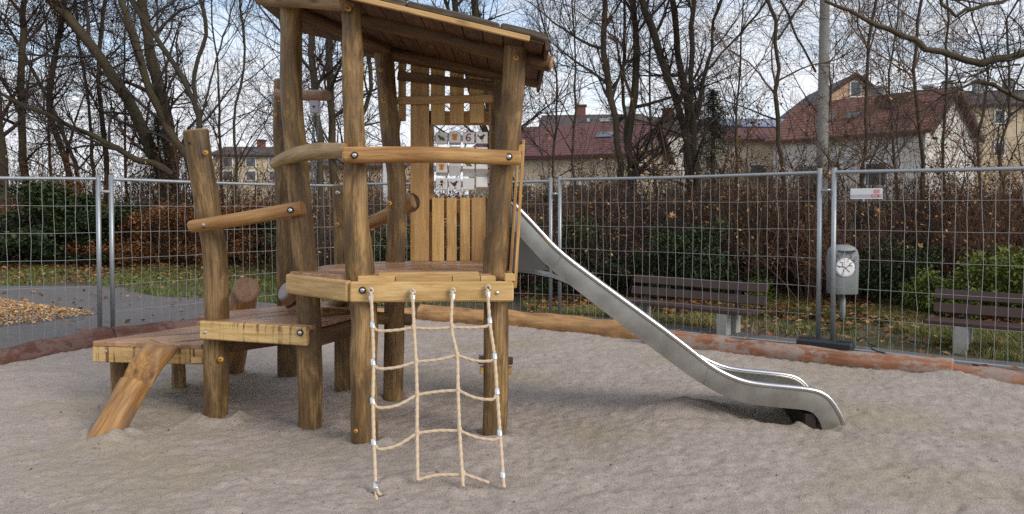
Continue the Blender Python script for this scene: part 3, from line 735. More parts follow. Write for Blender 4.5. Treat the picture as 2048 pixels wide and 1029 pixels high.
h['barge'](1); h['roofbit'](2.4, 0.45, 0.62, 0.9, M['glass'], 'skylight'); h['front'](-1.5, 2.2, 1.2, 1.3); h['front'](1.5, 2.2, 1.2, 1.3); h['front'](3.4, 2.2, 1.0, 1.3)
d = 58
h = house('grey_roof_house', 'house with grey-brown roof and brick chimney rising behind the dark red roof', (hx(1192, d), d + 3), R(-6), 7.6, 8.5, hz(262, d), hz(224, d), M['white_wall'], M['tile_brown'])
h['chimney'](-0.9, -0.4, 0.9, 0.75, M['brick']); h['chimney'](3.0, -0.3, 0.7, 0.6, M['zinc']); h['roofbit'](-0.6, 0.35, 0.62, 0.8, M['glass'], 'skylight'); h['roofbit'](1.0, 0.35, 0.62, 0.8, M['glass'], 'skylight')
d = 52
h = house('white_gable_house', 'cream white house with steep brown roof between the trunks behind the fence', (hx(1326, d), d + 3.5), R(30), 5.5, 5.0, hz(262, d), hz(226, d), M['white_wall'], M['tile_brown'])
h['chimney'](1.6, 0.2, 0.9, 0.6, M['brick']); h['gablewin'](0.0, 6.2, 0.9, 1.0, -1)
d = 44
h = house('solar_roof_house', 'low house with blue solar panels on its roof left of the lamp pole', (hx(1560, d), d + 3), R(4), 7.6, 8.0, hz(284, d), hz(232, d), M['cream'], M['tile_red'])
for k in range(6): h['roofbit'](-2.9 + k * 1.05, 0.5, 0.95, 0.98, M['solar'], 'solar_panel')
h['front'](-2.0, 3.6, 1.1, 1.1); h['front'](1.2, 3.6, 1.1, 1.1)
d = 50
h = house('peach_gable_house', 'house with peach gable and brown roof right of the lamp pole', (hx(1722, d), d + 5), R(86), 9.5, 4.6, hz(204, d), hz(150, d), M['peach_wall'], M['tile_brown'])
h['gablewin'](0.0, hz(178, d), 0.8, 1.1, -1); h['chimney'](-2.6, -1.0, 1.0, 0.6, M['zinc'])
d = 36
h = house('orange_roof_house', 'large house with orange-red roof, dark dormer and white gable on the right', (hx(1796, d), d + 2.7), R(-49), 7.5, 6.4, hz(268, d), hz(182, d), M['white_wall'], M['tile_orange'])
h['barge'](1); h['roofbit'](-1.5, 0.32, 0.48, 0.8, M['glass'], 'skylight'); h['roofbit'](-0.2, 0.34, 0.5, 0.8, M['glass'], 'skylight')
mb = MB(); a_ = at(1787, 196, d + 0.8); box(mb, (a_.x - 0.5, a_.y - 0.3, a_.z - 0.5), (a_.x + 0.5, a_.y + 0.9, a_.z + 0.15), 0.02); mb.build('dormer', M['timber_dark'], h['t'])
h['chimney'](0.2, 0.4, 0.8, 0.5, M['zinc']); h['chimney'](2.6, 0.5, 0.6, 0.45, M['zinc']); h['front'](-1.8, 3.2, 1.1, 1.2); h['front'](1.6, 3.2, 1.1, 1.2)
d = 56
h = house('yellow_house', 'long yellow block with brown roof and several chimneys at the far right', (hx(2060, d), d + 3), R(-10), 12.0, 8.0, hz(212, d), hz(172, d), M['yellow_wall'], M['tile_brown'])
for k in range(4): h['front'](-4.4 + k * 2.3, hz(236, d), 0.8, 1.1); h['front'](-4.4 + k * 2.3, hz(300, d), 0.8, 1.1)
for k in range(4): h['chimney'](-4.4 + k * 2.2, -0.5, 1.0, 0.6, M['zinc'])
d = 62
h = house('hip_roof_house', 'distant cream house with brown roof and red chimneys left of the tower', (hx(500, d), d + 4), R(3), 6.4, 8.0, hz(312, d), hz(290, d), M['yellow_wall'], M['tile_brown'])
h['chimney'](-0.3, -0.2, 0.7, 0.6, M['brick']); h['chimney'](1.7, -0.2, 0.7, 0.5, M['brick'])
for k in range(3): h['front'](-2.0 + k * 1.9, hz(325, d), 0.9, 0.9); h['front'](-2.0 + k * 1.9, hz(352, d), 0.9, 0.9)
d = 48
h = house('flat_yellow_house', 'yellow house with dark roof seen between the tower posts', (hx(716, d), d + 4), R(-5), 6.4, 7.0, hz(334, d), hz(312, d), M['yellow_wall'], M['tile_brown'])
for k in range(4): h['front'](-2.4 + k * 1.5, hz(352, d), 0.8, 1.0, M['peach_wall'] if k % 2 else None)
mb = MB(); a_ = at(773, 385, 17.0); box(mb, (a_.x - 0.085, 17.0, -0.1), (a_.x + 0.085, 17.12, at(773, 322, 17.0).z), 0.01)
tag(mb.build('white_post', M['sign_white']), 'white upright post glimpsed behind the fence between tower posts', 'post')
d = 24
# lamp pole
mb = MB(); pb = at(1643, 416, 14.0); tube(mb, [(pb.x, 14, -0.2), (pb.x + 0.01, 14, 3), (pb.x + 0.06, 14, 9.5)], [0.112, 0.095, 0.065], 14, 14)
lp = mb.build('lamp_pole', M['pole']); tag(lp, 'tall grey lamp pole standing in the thicket behind the rubbish bin', 'lamp pole')
mb = MB(); tube(mb, [(pb.x + 0.06, 14, 9.4), (pb.x - 0.1, 14, 9.75), (pb.x - 0.9, 14, 9.9)], 0.035, 8, 8); mb.build('lamp_arm', M['pole'], lp)
mb = MB(); box(mb, (pb.x - 1.5, 13.86, 9.82), (pb.x - 0.85, 14.14, 9.95), 0.04); mb.build('lamp_head', M['grey_plastic'], lp)

# ------------------------------------------------------------------ trees
def grow(P, Rr, n, t0, t1, ang, length, K, wig, upb, rmul, rtip, rng, rbase=None):
    """children polylines from parents P (N,K,3)"""
    N, Kp, _ = P.shape; tot = N * n
    par = np.repeat(np.arange(N), n); t = rng.uniform(t0, t1, tot)
    fi = t * (Kp - 1); i0 = np.minimum(fi.astype(int), Kp - 2); f = (fi - i0)[:, None]
    pos = P[par, i0] * (1 - f) + P[par, i0 + 1] * f
    r0 = Rr[par, i0] * (1 - f[:, 0]) + Rr[par, i0 + 1] * f[:, 0]
    tan = P[par, i0 + 1] - P[par, i0]; tan /= np.linalg.norm(tan, axis=1, keepdims=True) + 1e-9
    rv = rng.normal(size=(tot, 3)); rv -= tan * (rv * tan).sum(1, keepdims=True); rv /= np.linalg.norm(rv, axis=1, keepdims=True) + 1e-9
    a = rng.uniform(ang[0], ang[1], tot)[:, None]
    d = np.cos(a) * tan + np.sin(a) * rv
    L = rng.uniform(length[0], length[1], tot) * (1 - 0.45 * (t - t0) / max(t1 - t0, 1e-6))
    out = np.zeros((tot, K, 3)); out[:, 0] = pos; step = (L / (K - 1))[:, None]
    for k in range(1, K):
        d = d + rng.normal(size=(tot, 3)) * wig + np.array([0, 0, upb])
        d /= np.linalg.norm(d, axis=1, keepdims=True); out[:, k] = out[:, k - 1] + d * step
    rs = np.minimum(r0 * rmul, L * 0.022)
    fr = np.linspace(0, 1, K)[None, :]
    return out, np.maximum(rs[:, None] * (1 - fr) + rtip * fr, rtip)

def make_tree(label, stems, d, n1=16, n2=8, n3=7, leaf=None, nleaf=0, seed=1, mtr='bark', mtw='twig', up=3.5, cat='tree', L1=(1.2, 3.2), twig=0.0027, group='bare trees behind the fence', name='bare_tree', leafsize=(0.04, 0.09), zmin=1.2, t0=0.22):
    rng = np.random.default_rng(seed)
    paths = []; rads = []; sc_ = max(1.0, d / 18); twig = twig * sc_ ** 0.7
    for (px, w0, w1) in stems:
        pts = [np.array(at(p[0], p[1], d + (p[2] if len(p) > 2 else 0))) for p in px]
        if px[0][1] >= 395:
            dn_ = pts[0] - pts[1]; k_ = (pts[0][2] + 0.25) / max(abs(dn_[2]), 0.05)
            pts.insert(0, np.array((pts[0][0] + 0.5 * dn_[0] * k_, pts[0][1], -0.25)))
        last = pts[-1] - pts[-2]; last /= np.linalg.norm(last)
        ext = []
        if up > 0:
            cur = pts[-1]; dv = last
            for k in range(3):
                dv = dv + rng.normal(size=3) * 0.12 + np.array([0, 0, 0.1]); dv /= np.linalg.norm(dv); cur = cur + dv * up / 3; ext.append(cur)
        K = 22; P = catmull(pts + ext, K)
        P[1:-1] += rng.normal(size=(K - 2, 3)) * 0.02
        k1 = len(pts) / (len(pts) + len(ext)); f = np.linspace(0, 1, K)
        rb = 0.42 * w0 / FPX * d; rm = 0.42 * w1 / FPX * d
        rr = np.where(f < k1, rb + (rm - rb) * f / k1, rm + (0.012 - rm) * (f - k1) / max(1 - k1, 1e-6)) if up > 0 else rb + (rm - rb) * f
        paths.append(P); rads.append(np.maximum(rr, 0.008))
    P0 = np.array(paths); R0 = np.array(rads)
    b = P0[0, 0]
    t = thing(name, label, cat, (b[0], b[1], 0), group)
    mb = MB(); X, q, G = tubes(P0, R0 * (1 + 0.06 * np.random.default_rng(seed + 5).normal(size=R0.shape)), 10); mb.add(X, q, None, True, G); mb.build('trunk', M[mtr], t)
    P1, R1 = grow(P0, R0, n1, t0, 0.99, (0.5, 1.15), (L1[0] * sc_, L1[1] * sc_), 9, 0.13, 0.05, 0.55, twig * 1.4, rng)
    P2, R2 = grow(P1, R1, n2, 0.12, 0.98, (0.4, 1.2), (0.5 * sc_, 1.5 * sc_), 7, 0.17, 0.03, 0.6, twig, rng)
    P3, R3 = grow(P2, R2, n3, 0.1, 0.98, (0.4, 1.2), (0.25 * sc_, 1.0 * sc_), 4, 0.2, 0.02, 0.65, twig * 0.8, rng)
    k = P3[:, 0, 2] > zmin; P3, R3 = P3[k], R3[k]
    mb = MB()
    for P, R_, sd in ((P1, R1, 5), (P2, R2, 3), (P3, R3, 3)):
        X, q, G = tubes(P, R_, sd); mb.add(X, q, None, True, G)
    cr_ = mb.build('crown', M[mtw], t); cr_['kind'] = 'stuff'
    if leaf and nleaf:
        i = rng.integers(0, len(P3), nleaf); k = rng.integers(1, P3.shape[1], nleaf)
        C = P3[i, k] + rng.normal(size=(nleaf, 3)) * 0.03 - np.array([0, 0, 0.03])
        mb = MB(); leaf_quads(mb, C, rng.uniform(*leafsize, nleaf), rng.normal(0, 1.0, (nleaf, 2)), 0.6, rng.random(nleaf))
        fo = mb.build('foliage', M[leaf], t); fo['kind'] = 'stuff'
    return t

# left-hand group
make_tree('thick leaning trunk bending to the upper left, behind the left fence joint', [([(335, 400), (318, 330), (280, 250), (212, 130), (150, 52), (95, -10)], 30, 22)], 24, seed=1, mtr='bark_moss', leaf='budleaf', nleaf=1500, n1=18)
make_tree('thickest upright trunk behind the tall left step post', [([(346, 400), (342, 300), (330, 225), (300, 100), (285, 0)], 36, 22)], 25, seed=2, mtr='bark_moss', n1=18)
make_tree('curved trunk rising from behind the step post to the top left', [([(392, 400), (372, 312), (340, 268), (300, 175), (270, 80), (245, 8)], 20, 15), ([(345, 350), (312, 330), (280, 322), (215, 286), (135, 250), (75, 222)], 17, 8)], 23, seed=3, mtr='bark_moss', leaf='budleaf', nleaf=600)
make_tree('dark forked tree rising directly above the tall step post', [([(412, 420), (400, 300), (399, 240), (385, 200), (345, 120), (310, 75)], 18, 10), ([(399, 240), (388, 160), (412, 65), (399, 0)], 10, 9), ([(402, 240), (428, 140), (445, 80), (470, 0)], 5, 3)], 19, seed=4, mtr='bark', n1=15, t0=0.3)
make_tree('slim dark double trunk left of the leaning trunk', [([(214, 400), (212, 320), (205, 230), (198, 150), (205, 40), (212, -10)], 13, 9), ([(190, 400), (186, 320), (178, 215), (160, 110), (150, 0)], 9, 6)], 25, seed=5, leaf='budleaf', nleaf=2200, n1=14)
make_tree('russet leafy tree with grey trunk near the far left edge', [([(62, 420), (50, 340), (42, 220), (45, 90), (48, 0)], 20, 14)], 24, seed=6, leaf='budleaf', nleaf=5200, n1=24, mtr='bark_moss')
make_tree('pair of slanting trunks behind the leftmost fence panel', [([(150, 420), (135, 330), (110, 260), (98, 190), (118, 80), (130, 0)], 17, 12), ([(160, 400), (150, 330), (125, 260), (70, 150), (20, 60)], 11, 7)], 25, seed=7, leaf='budleaf', nleaf=3800, n1=18, mtr='bark_moss')
make_tree('russet tree cut off by the left edge of the picture', [([(10, 420), (5, 300), (-12, 150), (-20, 0)], 24, 14)], 23, seed=8, leaf='budleaf', nleaf=5200, n1=24)
make_tree('thin bare tree between the leaning trunk and the tower', [([(470, 400), (474, 330), (468, 240), (490, 120), (480, 0)], 7, 5)], 22, seed=9, n1=20)
# behind the tower
make_tree('dark trunk glimpsed just right of the tower hoist post', [([(644, 420), (640, 300), (632, 200), (622, 90), (626, 0)], 18, 15)], 15, seed=10, n1=14)
make_tree('second dark trunk between the hoist and the tower post', [([(672, 420), (668, 300), (660, 200), (658, 60), (650, 0)], 20, 16)], 16, seed=11, n1=14, mtr='bark_moss')
make_tree('crooked tree visible between tower posts above the handrail', [([(712, 420), (700, 330), (702, 270), (740, 200), (735, 120), (720, 40)], 14, 9)], 16, seed=12, n1=16)
make_tree('mossy trunk standing above the tower roof', [([(1000, 420), (990, 280), (968, 150), (952, 30), (945, -30)], 20, 18), ([(985, 260), (940, 140), (900, 20)], 12, 9)], 17, seed=13, n1=16, mtr='bark_moss')
make_tree('tree behind the puzzle window with trunks leaning left', [([(1040, 420), (1010, 330), (960, 240), (925, 110), (908, 0)], 18, 14)], 18, seed=14, n1=14)
# right-hand group
make_tree('left trunk of the slender pair right of the tower roof', [([(1246, 420), (1240, 343), (1230, 236), (1216, 177), (1208, 103), (1206, 0)], 19, 13)], 15, seed=15, n1=14, n2=7)
make_tree('right trunk of the slender pair right of the tower roof', [([(1262, 420), (1262, 343), (1258, 258), (1271, 148), (1271, 66), (1264, 0)], 20, 15), ([(1272, 70), (1292, 40), (1330, 2)], 6, 4), ([(1252, 300), (1248, 220), (1246, 120), (1252, 0)], 9, 6)], 15.3, seed=16, n1=13, n2=7)
make_tree('dark trunk slanting up to the left from the multi stemmed clump', [([(1382, 430), (1376, 343), (1364, 236), (1338, 162), (1304, 55), (1284, 0)], 20, 15)], 15, seed=17, n1=14, n2=7)
make_tree('mossy middle stem of the clump behind the fence', [([(1386, 430), (1384, 330), (1376, 221), (1358, 111), (1343, 0)], 22, 13)], 15.4, seed=18, n1=13, n2=7, mtr='bark_moss')
make_tree('straight reddish stem on the right of the clump', [([(1394, 430), (1391, 330), (1384, 185), (1385, 74), (1387, 0)], 15, 11), ([(1394, 240), (1411, 155), (1426, 55), (1443, 0)], 9, 6), ([(1390, 165), (1430, 120), (1480, 70), (1530, 10)], 6, 4)], 14.7, seed=19, n1=12, n2=7)
make_tree('slender brown tree left of the lamp pole', [([(1568, 430), (1560, 330), (1556, 207), (1555, 74), (1533, 0)], 11, 8), ([(1556, 80), (1580, 40), (1612, -10)], 5, 4), ([(1632, 145), (1590, 60), (1562, 0)], 5, 5)], 13.5, seed=20, n1=14, leaf='deadleaf', nleaf=420, mtw='twig_red')
make_tree('slender upright tree just right of the lamp pole', [([(1720, 420), (1728, 300), (1731, 180), (1738, 90), (1752, 0)], 9, 6), ([(1735, 100), (1715, 40), (1720, 0)], 4, 3)], 13.2, seed=21, n1=16, leaf='deadleaf', nleaf=180, mtw='twig_red')
make_tree('winding reddish tree in front of the orange roof', [([(1848, 430), (1846, 320), (1832, 240), (1824, 165), (1834, 80), (1842, 0)], 10, 7)], 13, seed=22, n1=16, leaf='deadleaf', nleaf=160, mtw='twig_red')
make_tree('thin tree in front of the yellow block', [([(1890, 430), (1888, 300), (1892, 150), (1898, 60), (1890, 0)], 7, 5)], 13.6, seed=23, n1=18, mtw='twig_red')
make_tree('thin dark tree near the right edge of the picture', [([(2010, 430), (2000, 320), (2020, 200), (2010, 80), (2030, 0)], 7, 5)], 13, seed=24, n1=18)
make_tree('mossy tree beyond the right edge with long boughs reaching into the picture', [
    ([(2240, 640), (2230, 400), (2215, 200), (2220, 60), (2215, -60)], 62, 46),
    ([(2218, 130), (2120, 112), (2048, 108), (1990, 118), (1930, 118), (1860, 98), (1800, 68), (1745, 45), (1700, 22), (1650, 2)], 26, 7),
    ([(2225, 260), (2130, 215), (2048, 196), (1990, 172), (1940, 168), (1895, 190), (1850, 180), (1800, 172)], 16, 3),
    ([(2040, 130), (1985, 135), (1930, 160), (1880, 178)], 5, 3),
    ([(2219, 60), (2100, -8), (2000, 0), (1955, 15), (1912, 28), (1890, 12), (1880, -10)], 12, 7)], 9.5, seed=25, n1=7, n2=5, n3=4, mtr='bark_moss', up=0, L1=(0.5, 1.6), t0=0.15, twig=0.0018)
# farther fill
for k, (px, d, lab) in enumerate([(560, 24, 'distant bare tree behind the hoist post'), (800, 25, 'distant bare tree seen through the back wall gap'), (1100, 24, 'distant bare tree above the dark red roof'), (1150, 20, 'thin bare sapling above the top of the slide'),
                                  (1310, 24, 'distant bare tree above the white gable'), (1470, 22, 'distant bare tree left of the solar roof'), (1650, 23, 'distant bare tree behind the lamp pole'), (1790, 24, 'distant bare tree above the orange roof'), (1960, 23, 'distant bare tree above the yellow block'),
                                  (440, 26, 'distant bare tree above the cream house'), (250, 27, 'distant tree behind the leaning trunks'), (100, 27, 'distant tree with russet leaves at the far left')]):
    j = random.Random(k)
    make_tree(lab, [([(px + 6, 420), (px + j.uniform(-8, 8), 300), (px + j.uniform(-15, 15), 160), (px + j.uniform(-25, 25), 20)], 8, 4)], d, seed=40 + k, n1=24, n2=9, n3=7, L1=(1.5, 4.0), twig=0.004, leaf='budleaf' if px < 300 else None, nleaf=3500 if px < 300 else 0)

# conifers
def conifer(label, px, py_top, d, seed, hw):
    b = at(px, 430, d); top = at(px, py_top, d); rng = np.random.default_rng(seed)
    t = thing('fir_tree', label, 'tree', (b.x, d, 0), 'dark evergreens among the bare trees')
    mb = MB(); tube(mb, [(b.x, d, -0.1), (b.x, d, top.z)], [0.12, 0.02], 7, 6); mb.build('trunk', M['bark'], t)
    mb = MB(); H = top.z
    for lev in np.linspace(0.05, 0.97, 26):
        z = H * (0.12 + 0.88 * lev); rad = hw * (1 - lev) ** 0.8 + 0.12
        for a in rng.uniform(0, 6.28, 9):
            n = 46; s = rng.uniform(0.1, 1, n); L = rad * rng.uniform(0.6, 1.1)
            C = np.stack([b.x + np.cos(a) * s * L, d + np.sin(a) * s * L, z - s * L * 0.25 + rng.normal(0, 0.03, n)], -1) + rng.normal(0, 0.06, (n, 3))
            leaf_quads(mb, C, rng.uniform(0.05, 0.13, n), rng.normal(0, 0.5, (n, 2)), 0.2, rng.random(n))
    c = mb.build('crown', M['fir'], t); c['kind'] = 'stuff'
conifer('dark fir tree between the bare clump and the solar roof', 1425, 178, 20, 3, 1.15)
conifer('dark evergreen crown behind the leaning left trunks', 318, 228, 24, 4, 1.5)

# ------------------------------------------------------------------ thicket of shrubs behind the fence
def bare_shrub_mesh(seed, h, spread, nst, mtw, leaf, nleaf):
    rng = np.random.default_rng(seed); K = 10
    P = np.zeros((nst, K, 3)); a = rng.uniform(0, 6.28, nst); rr = np.sqrt(rng.random(nst)) * spread * 0.55
    P[:, 0] = np.stack([np.cos(a) * rr, np.sin(a) * rr, np.full(nst, -0.1)], -1)
    d = np.stack([np.cos(a) * 0.28, np.sin(a) * 0.28, np.ones(nst)], -1) + rng.normal(0, 0.12, (nst, 3)); d /= np.linalg.norm(d, axis=1, keepdims=True)
    L = rng.uniform(0.45, 1.0, nst) * h
    for k in range(1, K):
        d = d + rng.normal(0, 0.11, (nst, 3)); d /= np.linalg.norm(d, axis=1, keepdims=True); P[:, k] = P[:, k - 1] + d * (L / (K - 1))[:, None]
    Rr = np.linspace(0.011, 0.003, K)[None, :] * rng.uniform(0.6, 1.7, nst)[:, None]
    P1, R1 = grow(P, Rr, 7, 0.15, 0.98, (0.3, 1.1), (0.35, 1.1), 6, 0.16, 0.04, 0.6, 0.0026, rng)
    P2, R2 = grow(P1, R1, 4, 0.15, 0.98, (0.4, 1.2), (0.15, 0.5), 4, 0.2, 0.0, 0.7, 0.0022, rng)
    mb = MB()
    for A, B, sd in ((P, Rr, 5), (P1, R1, 3), (P2, R2, 3)):
        X, q, G = tubes(A, B, sd); mb.add(X, q, None, True, G)
    st = mb.mesh('branches', M[mtw])
    i = rng.integers(0, len(P2), nleaf); k = rng.integers(0, 4, nleaf); C = P2[i, k] + rng.normal(0, 0.03, (nleaf, 3))
    mb = MB(); leaf_quads(mb, C, rng.uniform(0.035, 0.085, nleaf), rng.normal(0, 1.0, (nleaf, 2)), 0.65, rng.random(nleaf) ** 1.3)
    return st, mb.mesh('foliage', M[leaf])
def green_shrub_mesh(seed, h, w, n, leaf, size):
    rng = np.random.default_rng(seed); mb = MB(); cl = 26
    cen = np.stack([rng.normal(0, w * 0.42, cl), rng.normal(0, w * 0.35, cl), rng.uniform(0.12, 0.9, cl) * h], -1)
    cen[:, :2] *= (1.1 - 0.55 * cen[:, 2:3] / h)
    i = rng.integers(0, cl, n); v = rng.normal(size=(n, 3)); v /= np.linalg.norm(v, axis=1, keepdims=True)
    C = cen[i] + v * (rng.random(n) ** 0.4 * rng.uniform(0.14, 0.30, n))[:, None] * h ** 0.5 * np.array([1, 1, 0.8]); C[:, 2] = np.abs(C[:, 2])
    leaf_quads(mb, C, rng.uniform(*size, n), rng.normal(0, 0.8, (n, 2)), 0.55, np.clip(rng.random(n) * 0.7 + 0.3 * C[:, 2] / h * rng.random(n), 0, 1))
    fo = mb.mesh('foliage', M[leaf]); mb = MB()
    for c in cen: tube(mb, [(c[0] * 0.15, c[1] * 0.15, -0.05), (c[0] * 0.5, c[1] * 0.5, c[2] * 0.55), tuple(c)], [0.012, 0.004], 4, 5, False)
    return mb.mesh('branches', M['twig']), fo
ZONES = [(700, 'behind the left posts of the tower'), (1000, 'behind the plank wall of the tower'), (1240, 'behind the upper half of the slide'), (1400, 'behind the left half of the first bench'), (1540, 'behind the right half of the first bench'), (1660, 'between the first bench and the bin'), (1760, 'behind the rubbish bin'), (1870, 'between the bin and the second bench'), (9999, 'behind the second bench')]
def zone_of(x, y):
    px = 1024 + FPX * x / y
    return next(z for lim, z in ZONES if px < lim)
def put_shrub(name, meshes, x, y, s, rz, label, group):
    t = thing(name, label, 'shrub', (x, y, gh(np.array(x), np.array(y)).item()), group); t.rotation_euler = (0, 0, rz); t.scale = s
    for nm, me in zip(('branches', 'foliage'), meshes):
        o = bpy.data.objects.new('stem_cluster' if nm == 'branches' else nm, me); COL.objects.link(o); o.parent = t
        o['kind'] = 'stuff'
BS = [bare_shrub_mesh(100 + k, 3.0, 0.9, 34, 'twig_red' if k % 2 else 'twig', 'deadleaf', 320 + 150 * k) for k in range(4)]
SP = [bare_shrub_mesh(150 + k, 6.0, 0.7, 9, 'twig_red' if k % 2 else 'twig', 'deadleaf', 130 + 110 * k) for k in range(3)]
UB = green_shrub_mesh(230, 2.1, 1.5, 4600, 'litter', (0.06, 0.12))
GS = [green_shrub_mesh(200 + k, 1.5, 1.0, 3400, 'evergreen', (0.05, 0.10)) for k in range(2)] + [green_shrub_mesh(210, 2.2, 1.5, 5200, 'ivy', (0.07, 0.14))] + [green_shrub_mesh(220, 1.0, 0.9, 2200, 'yellowgreen', (0.05, 0.10))]
j = random.Random(21)
for row, (off, n) in enumerate(((0, 14), (0.9, 15), (2.0, 15), (3.2, 14))):
    for k in range(n):
        f = (k + j.uniform(-0.3, 0.3)) / (n - 1); x = -3.2 + f * (13.5 + row * 0.6); y = 13.7 - 0.24 * max(0, x - 1.5) + off + j.uniform(-0.4, 0.4) + (1.0 if x < 0 else 0)
        zone = zone_of(x, y); rw = ('front edge', 'second row', 'dense middle', 'shaded back')[row]
        put_shrub('bare_shrub', BS[j.randrange(4)], x, y, (1.0, 1.0, j.uniform(0.78, 1.12) - (0.16 if x < 0.5 else 0)), j.uniform(0, 6.28), 'leafless brown thicket shrub at the ' + rw + ' ' + zone, 'bare shrubs ' + zone)
for k in range(22):
    x = 0.4 + k * 0.47 + j.uniform(-0.3, 0.3); y = 13.6 - 0.24 * max(0, x - 1.5) + j.uniform(0, 2.4)
    zone = zone_of(x, y); hs_ = j.uniform(0.6, 1.05)
    put_shrub('tall_sapling', SP[j.randrange(3)], x, y, (1.0, 1.0, hs_), j.uniform(0, 6.28), ('tall ' if hs_ > 0.83 else 'shorter ') + 'clump of thin bare saplings ' + zone, 'tall saplings ' + zone)
for k in range(13):
    x = -2.6 + k * 1.08 + j.uniform(-0.3, 0.3); y = 17.2 - 0.2 * max(0, x - 1.5) + j.uniform(-0.4, 0.4)
    put_shrub(*(('dark_shrub', GS[2]) if k % 3 == 0 else ('brown_leaf_shrub', UB)), x, y, (0.95, 0.9, j.uniform(0.85, 1.05)), j.uniform(0, 6.28), *(('dark evergreen undergrowth bush deep inside the thicket', 'evergreen undergrowth inside the thicket') if k % 3 == 0 else ('brown-leaved undergrowth bush deep inside the thicket', 'brown undergrowth inside the thicket')))
for k in range(26):
    x = -19.5 + k * 0.66 + j.uniform(-0.4, 0.4); y = 24.5 + j.uniform(-0.8, 1.6)
    put_shrub('bare_shrub', BS[j.choice((1, 3))], x, y, (1.5, 1.4, j.uniform(1.0, 1.7)), j.uniform(0, 6.28), 'bare brown shrub under trees ' + (lz := 'beyond the left edge' if 1024 + FPX * x / y < 0 else 'behind the leftmost fence panel' if 1024 + FPX * x / y < 205 else 'between the fence joint and the step post' if 1024 + FPX * x / y < 400 else 'between the step post and the hoist post' if 1024 + FPX * x / y < 560 else 'behind the hoist and tower posts'), 'bare shrubs ' + lz)
for (px, d, sc, lab) in [(50, 21.8, 1.0, 'brown-leaved bush at the far left edge behind the fence'), (110, 22.6, 1.5, 'brown-leaved bush behind the dark green bush at the left'), (230, 22.0, 1.0, 'brown-leaved bush right of the left fence joint'), (270, 21.0, 0.95, 'russet bush low behind the second fence panel'), (320, 20.5, 1.05, 'russet bush at the foot of the thick upright trunk'), (365, 20.8, 0.9, 'russet bush just left of the tall step post'), (450, 20.5, 1.0, 'russet bush between the step post and the hoist post'), (500, 21.5, 1.1, 'brown-leaved bush left of the hoist post'), (600, 19.0, 0.9, 'brown-leaved bush behind the chains')]:
    a_ = at(px, 416, d); put_shrub('brown_leaf_shrub', UB, a_.x, d, (sc, sc, sc * 0.85), px * 0.13, lab, 'russet bushes behind the left lawn')
for k in range(12):
    x = -4.5 + k * 0.75 + j.uniform(-0.2, 0.2); y = 18.5 + j.uniform(-1, 1.5)
    put_shrub('bare_shrub', BS[j.randrange(4)], x, y, (1.3, 1.3, j.uniform(0.8, 1.0)), j.uniform(0, 6.28), 'bare brown shrub in the far thicket seen through the tower', 'bare shrubs far behind the tower')
for (px, d, k, s, lab) in [(105, 20.6, 2, 1.5, 'large dark green bush behind the leftmost fence panel'), (160, 21.4, 2, 1.3, 'dark green bush right of the largest bush behind the left fence'), (190, 20.8, 2, 1.0, 'dark evergreen bush right behind the left fence joint'), (20, 21, 0, 1.5, 'olive green bush at the far left of the lawn'),
                           (300, 23.5, 0, 1.1, 'small evergreen bush behind the tall step post'), (470, 22.5, 0, 1.2, 'green bush seen between the step post and the tower'), (520, 21.5, 2, 0.9, 'dark low bush beside the hoist post'), (620, 18.5, 0, 1.2, 'evergreen bush behind the hoist chain')]:
    a_ = at(px, 416, d); put_shrub('evergreen_shrub', GS[k], a_.x, d, (s, s, s * 0.74), px * 0.1, lab, 'evergreen bushes behind the fence')
for (px, d, k, s, lab) in [(1130, 13.0, 1, 1.00, 'green bush directly behind the upper slide'), (1190, 13.3, 0, 0.81, 'dark green bush left of the first bench'), (1330, 12.6, 1, 0.81, 'evergreen bush behind the middle of the first bench'), (1392, 12.5, 0, 0.95, 'bright green bush above the first bench, right of its middle'), (1460, 13.2, 2, 0.6, 'low dark bush behind the right end of the first bench'),
                           (1760, 12.0, 0, 0.75, 'low green bush right of the rubbish bin'), (1830, 11.6, 1, 0.7, 'small green bush left of the second bench'), (900, 13.5, 1, 0.89, 'green bush seen through the plank wall gaps'), (780, 13.8, 0, 0.89, 'green bush behind the tower deck')]:
    a_ = at(px, 416, d); put_shrub('evergreen_shrub', GS[k], a_.x, d, (s, s, s), px * 0.1, lab, 'evergreen bushes behind the fence')
for (px, d, s, lab) in [(1905, 10.6, 0.75, 'yellow-green leafy bush behind the left end of the second bench'), (1985, 10.6, 1.0, 'tallest yellow-green bush above the second bench'), (2050, 10.3, 1.1, 'yellow-green bush cut by the right edge of the picture'), (1850, 11.0, 0.5, 'smallest yellow-green bush left of the second bench'), (1525, 12.2, 0.45, 'small yellowing plant right of the first bench')]:
    a_ = at(px, 416, d); put_shrub('yellow_green_shrub', GS[3], a_.x, d, (s, s, s), px * 0.1, lab, 'yellow-green bushes by the second bench')

# ------------------------------------------------------------------ site fence
FP = [(-8.15, 7.42), (-5.02, 8.98), (-4.90, 9.05), (-2.72, 11.83), (-2.62, 11.86), (0.555, 10.58), (0.68, 10.52), (3.50, 8.42), (3.62, 8.32), (6.45, 6.22)]
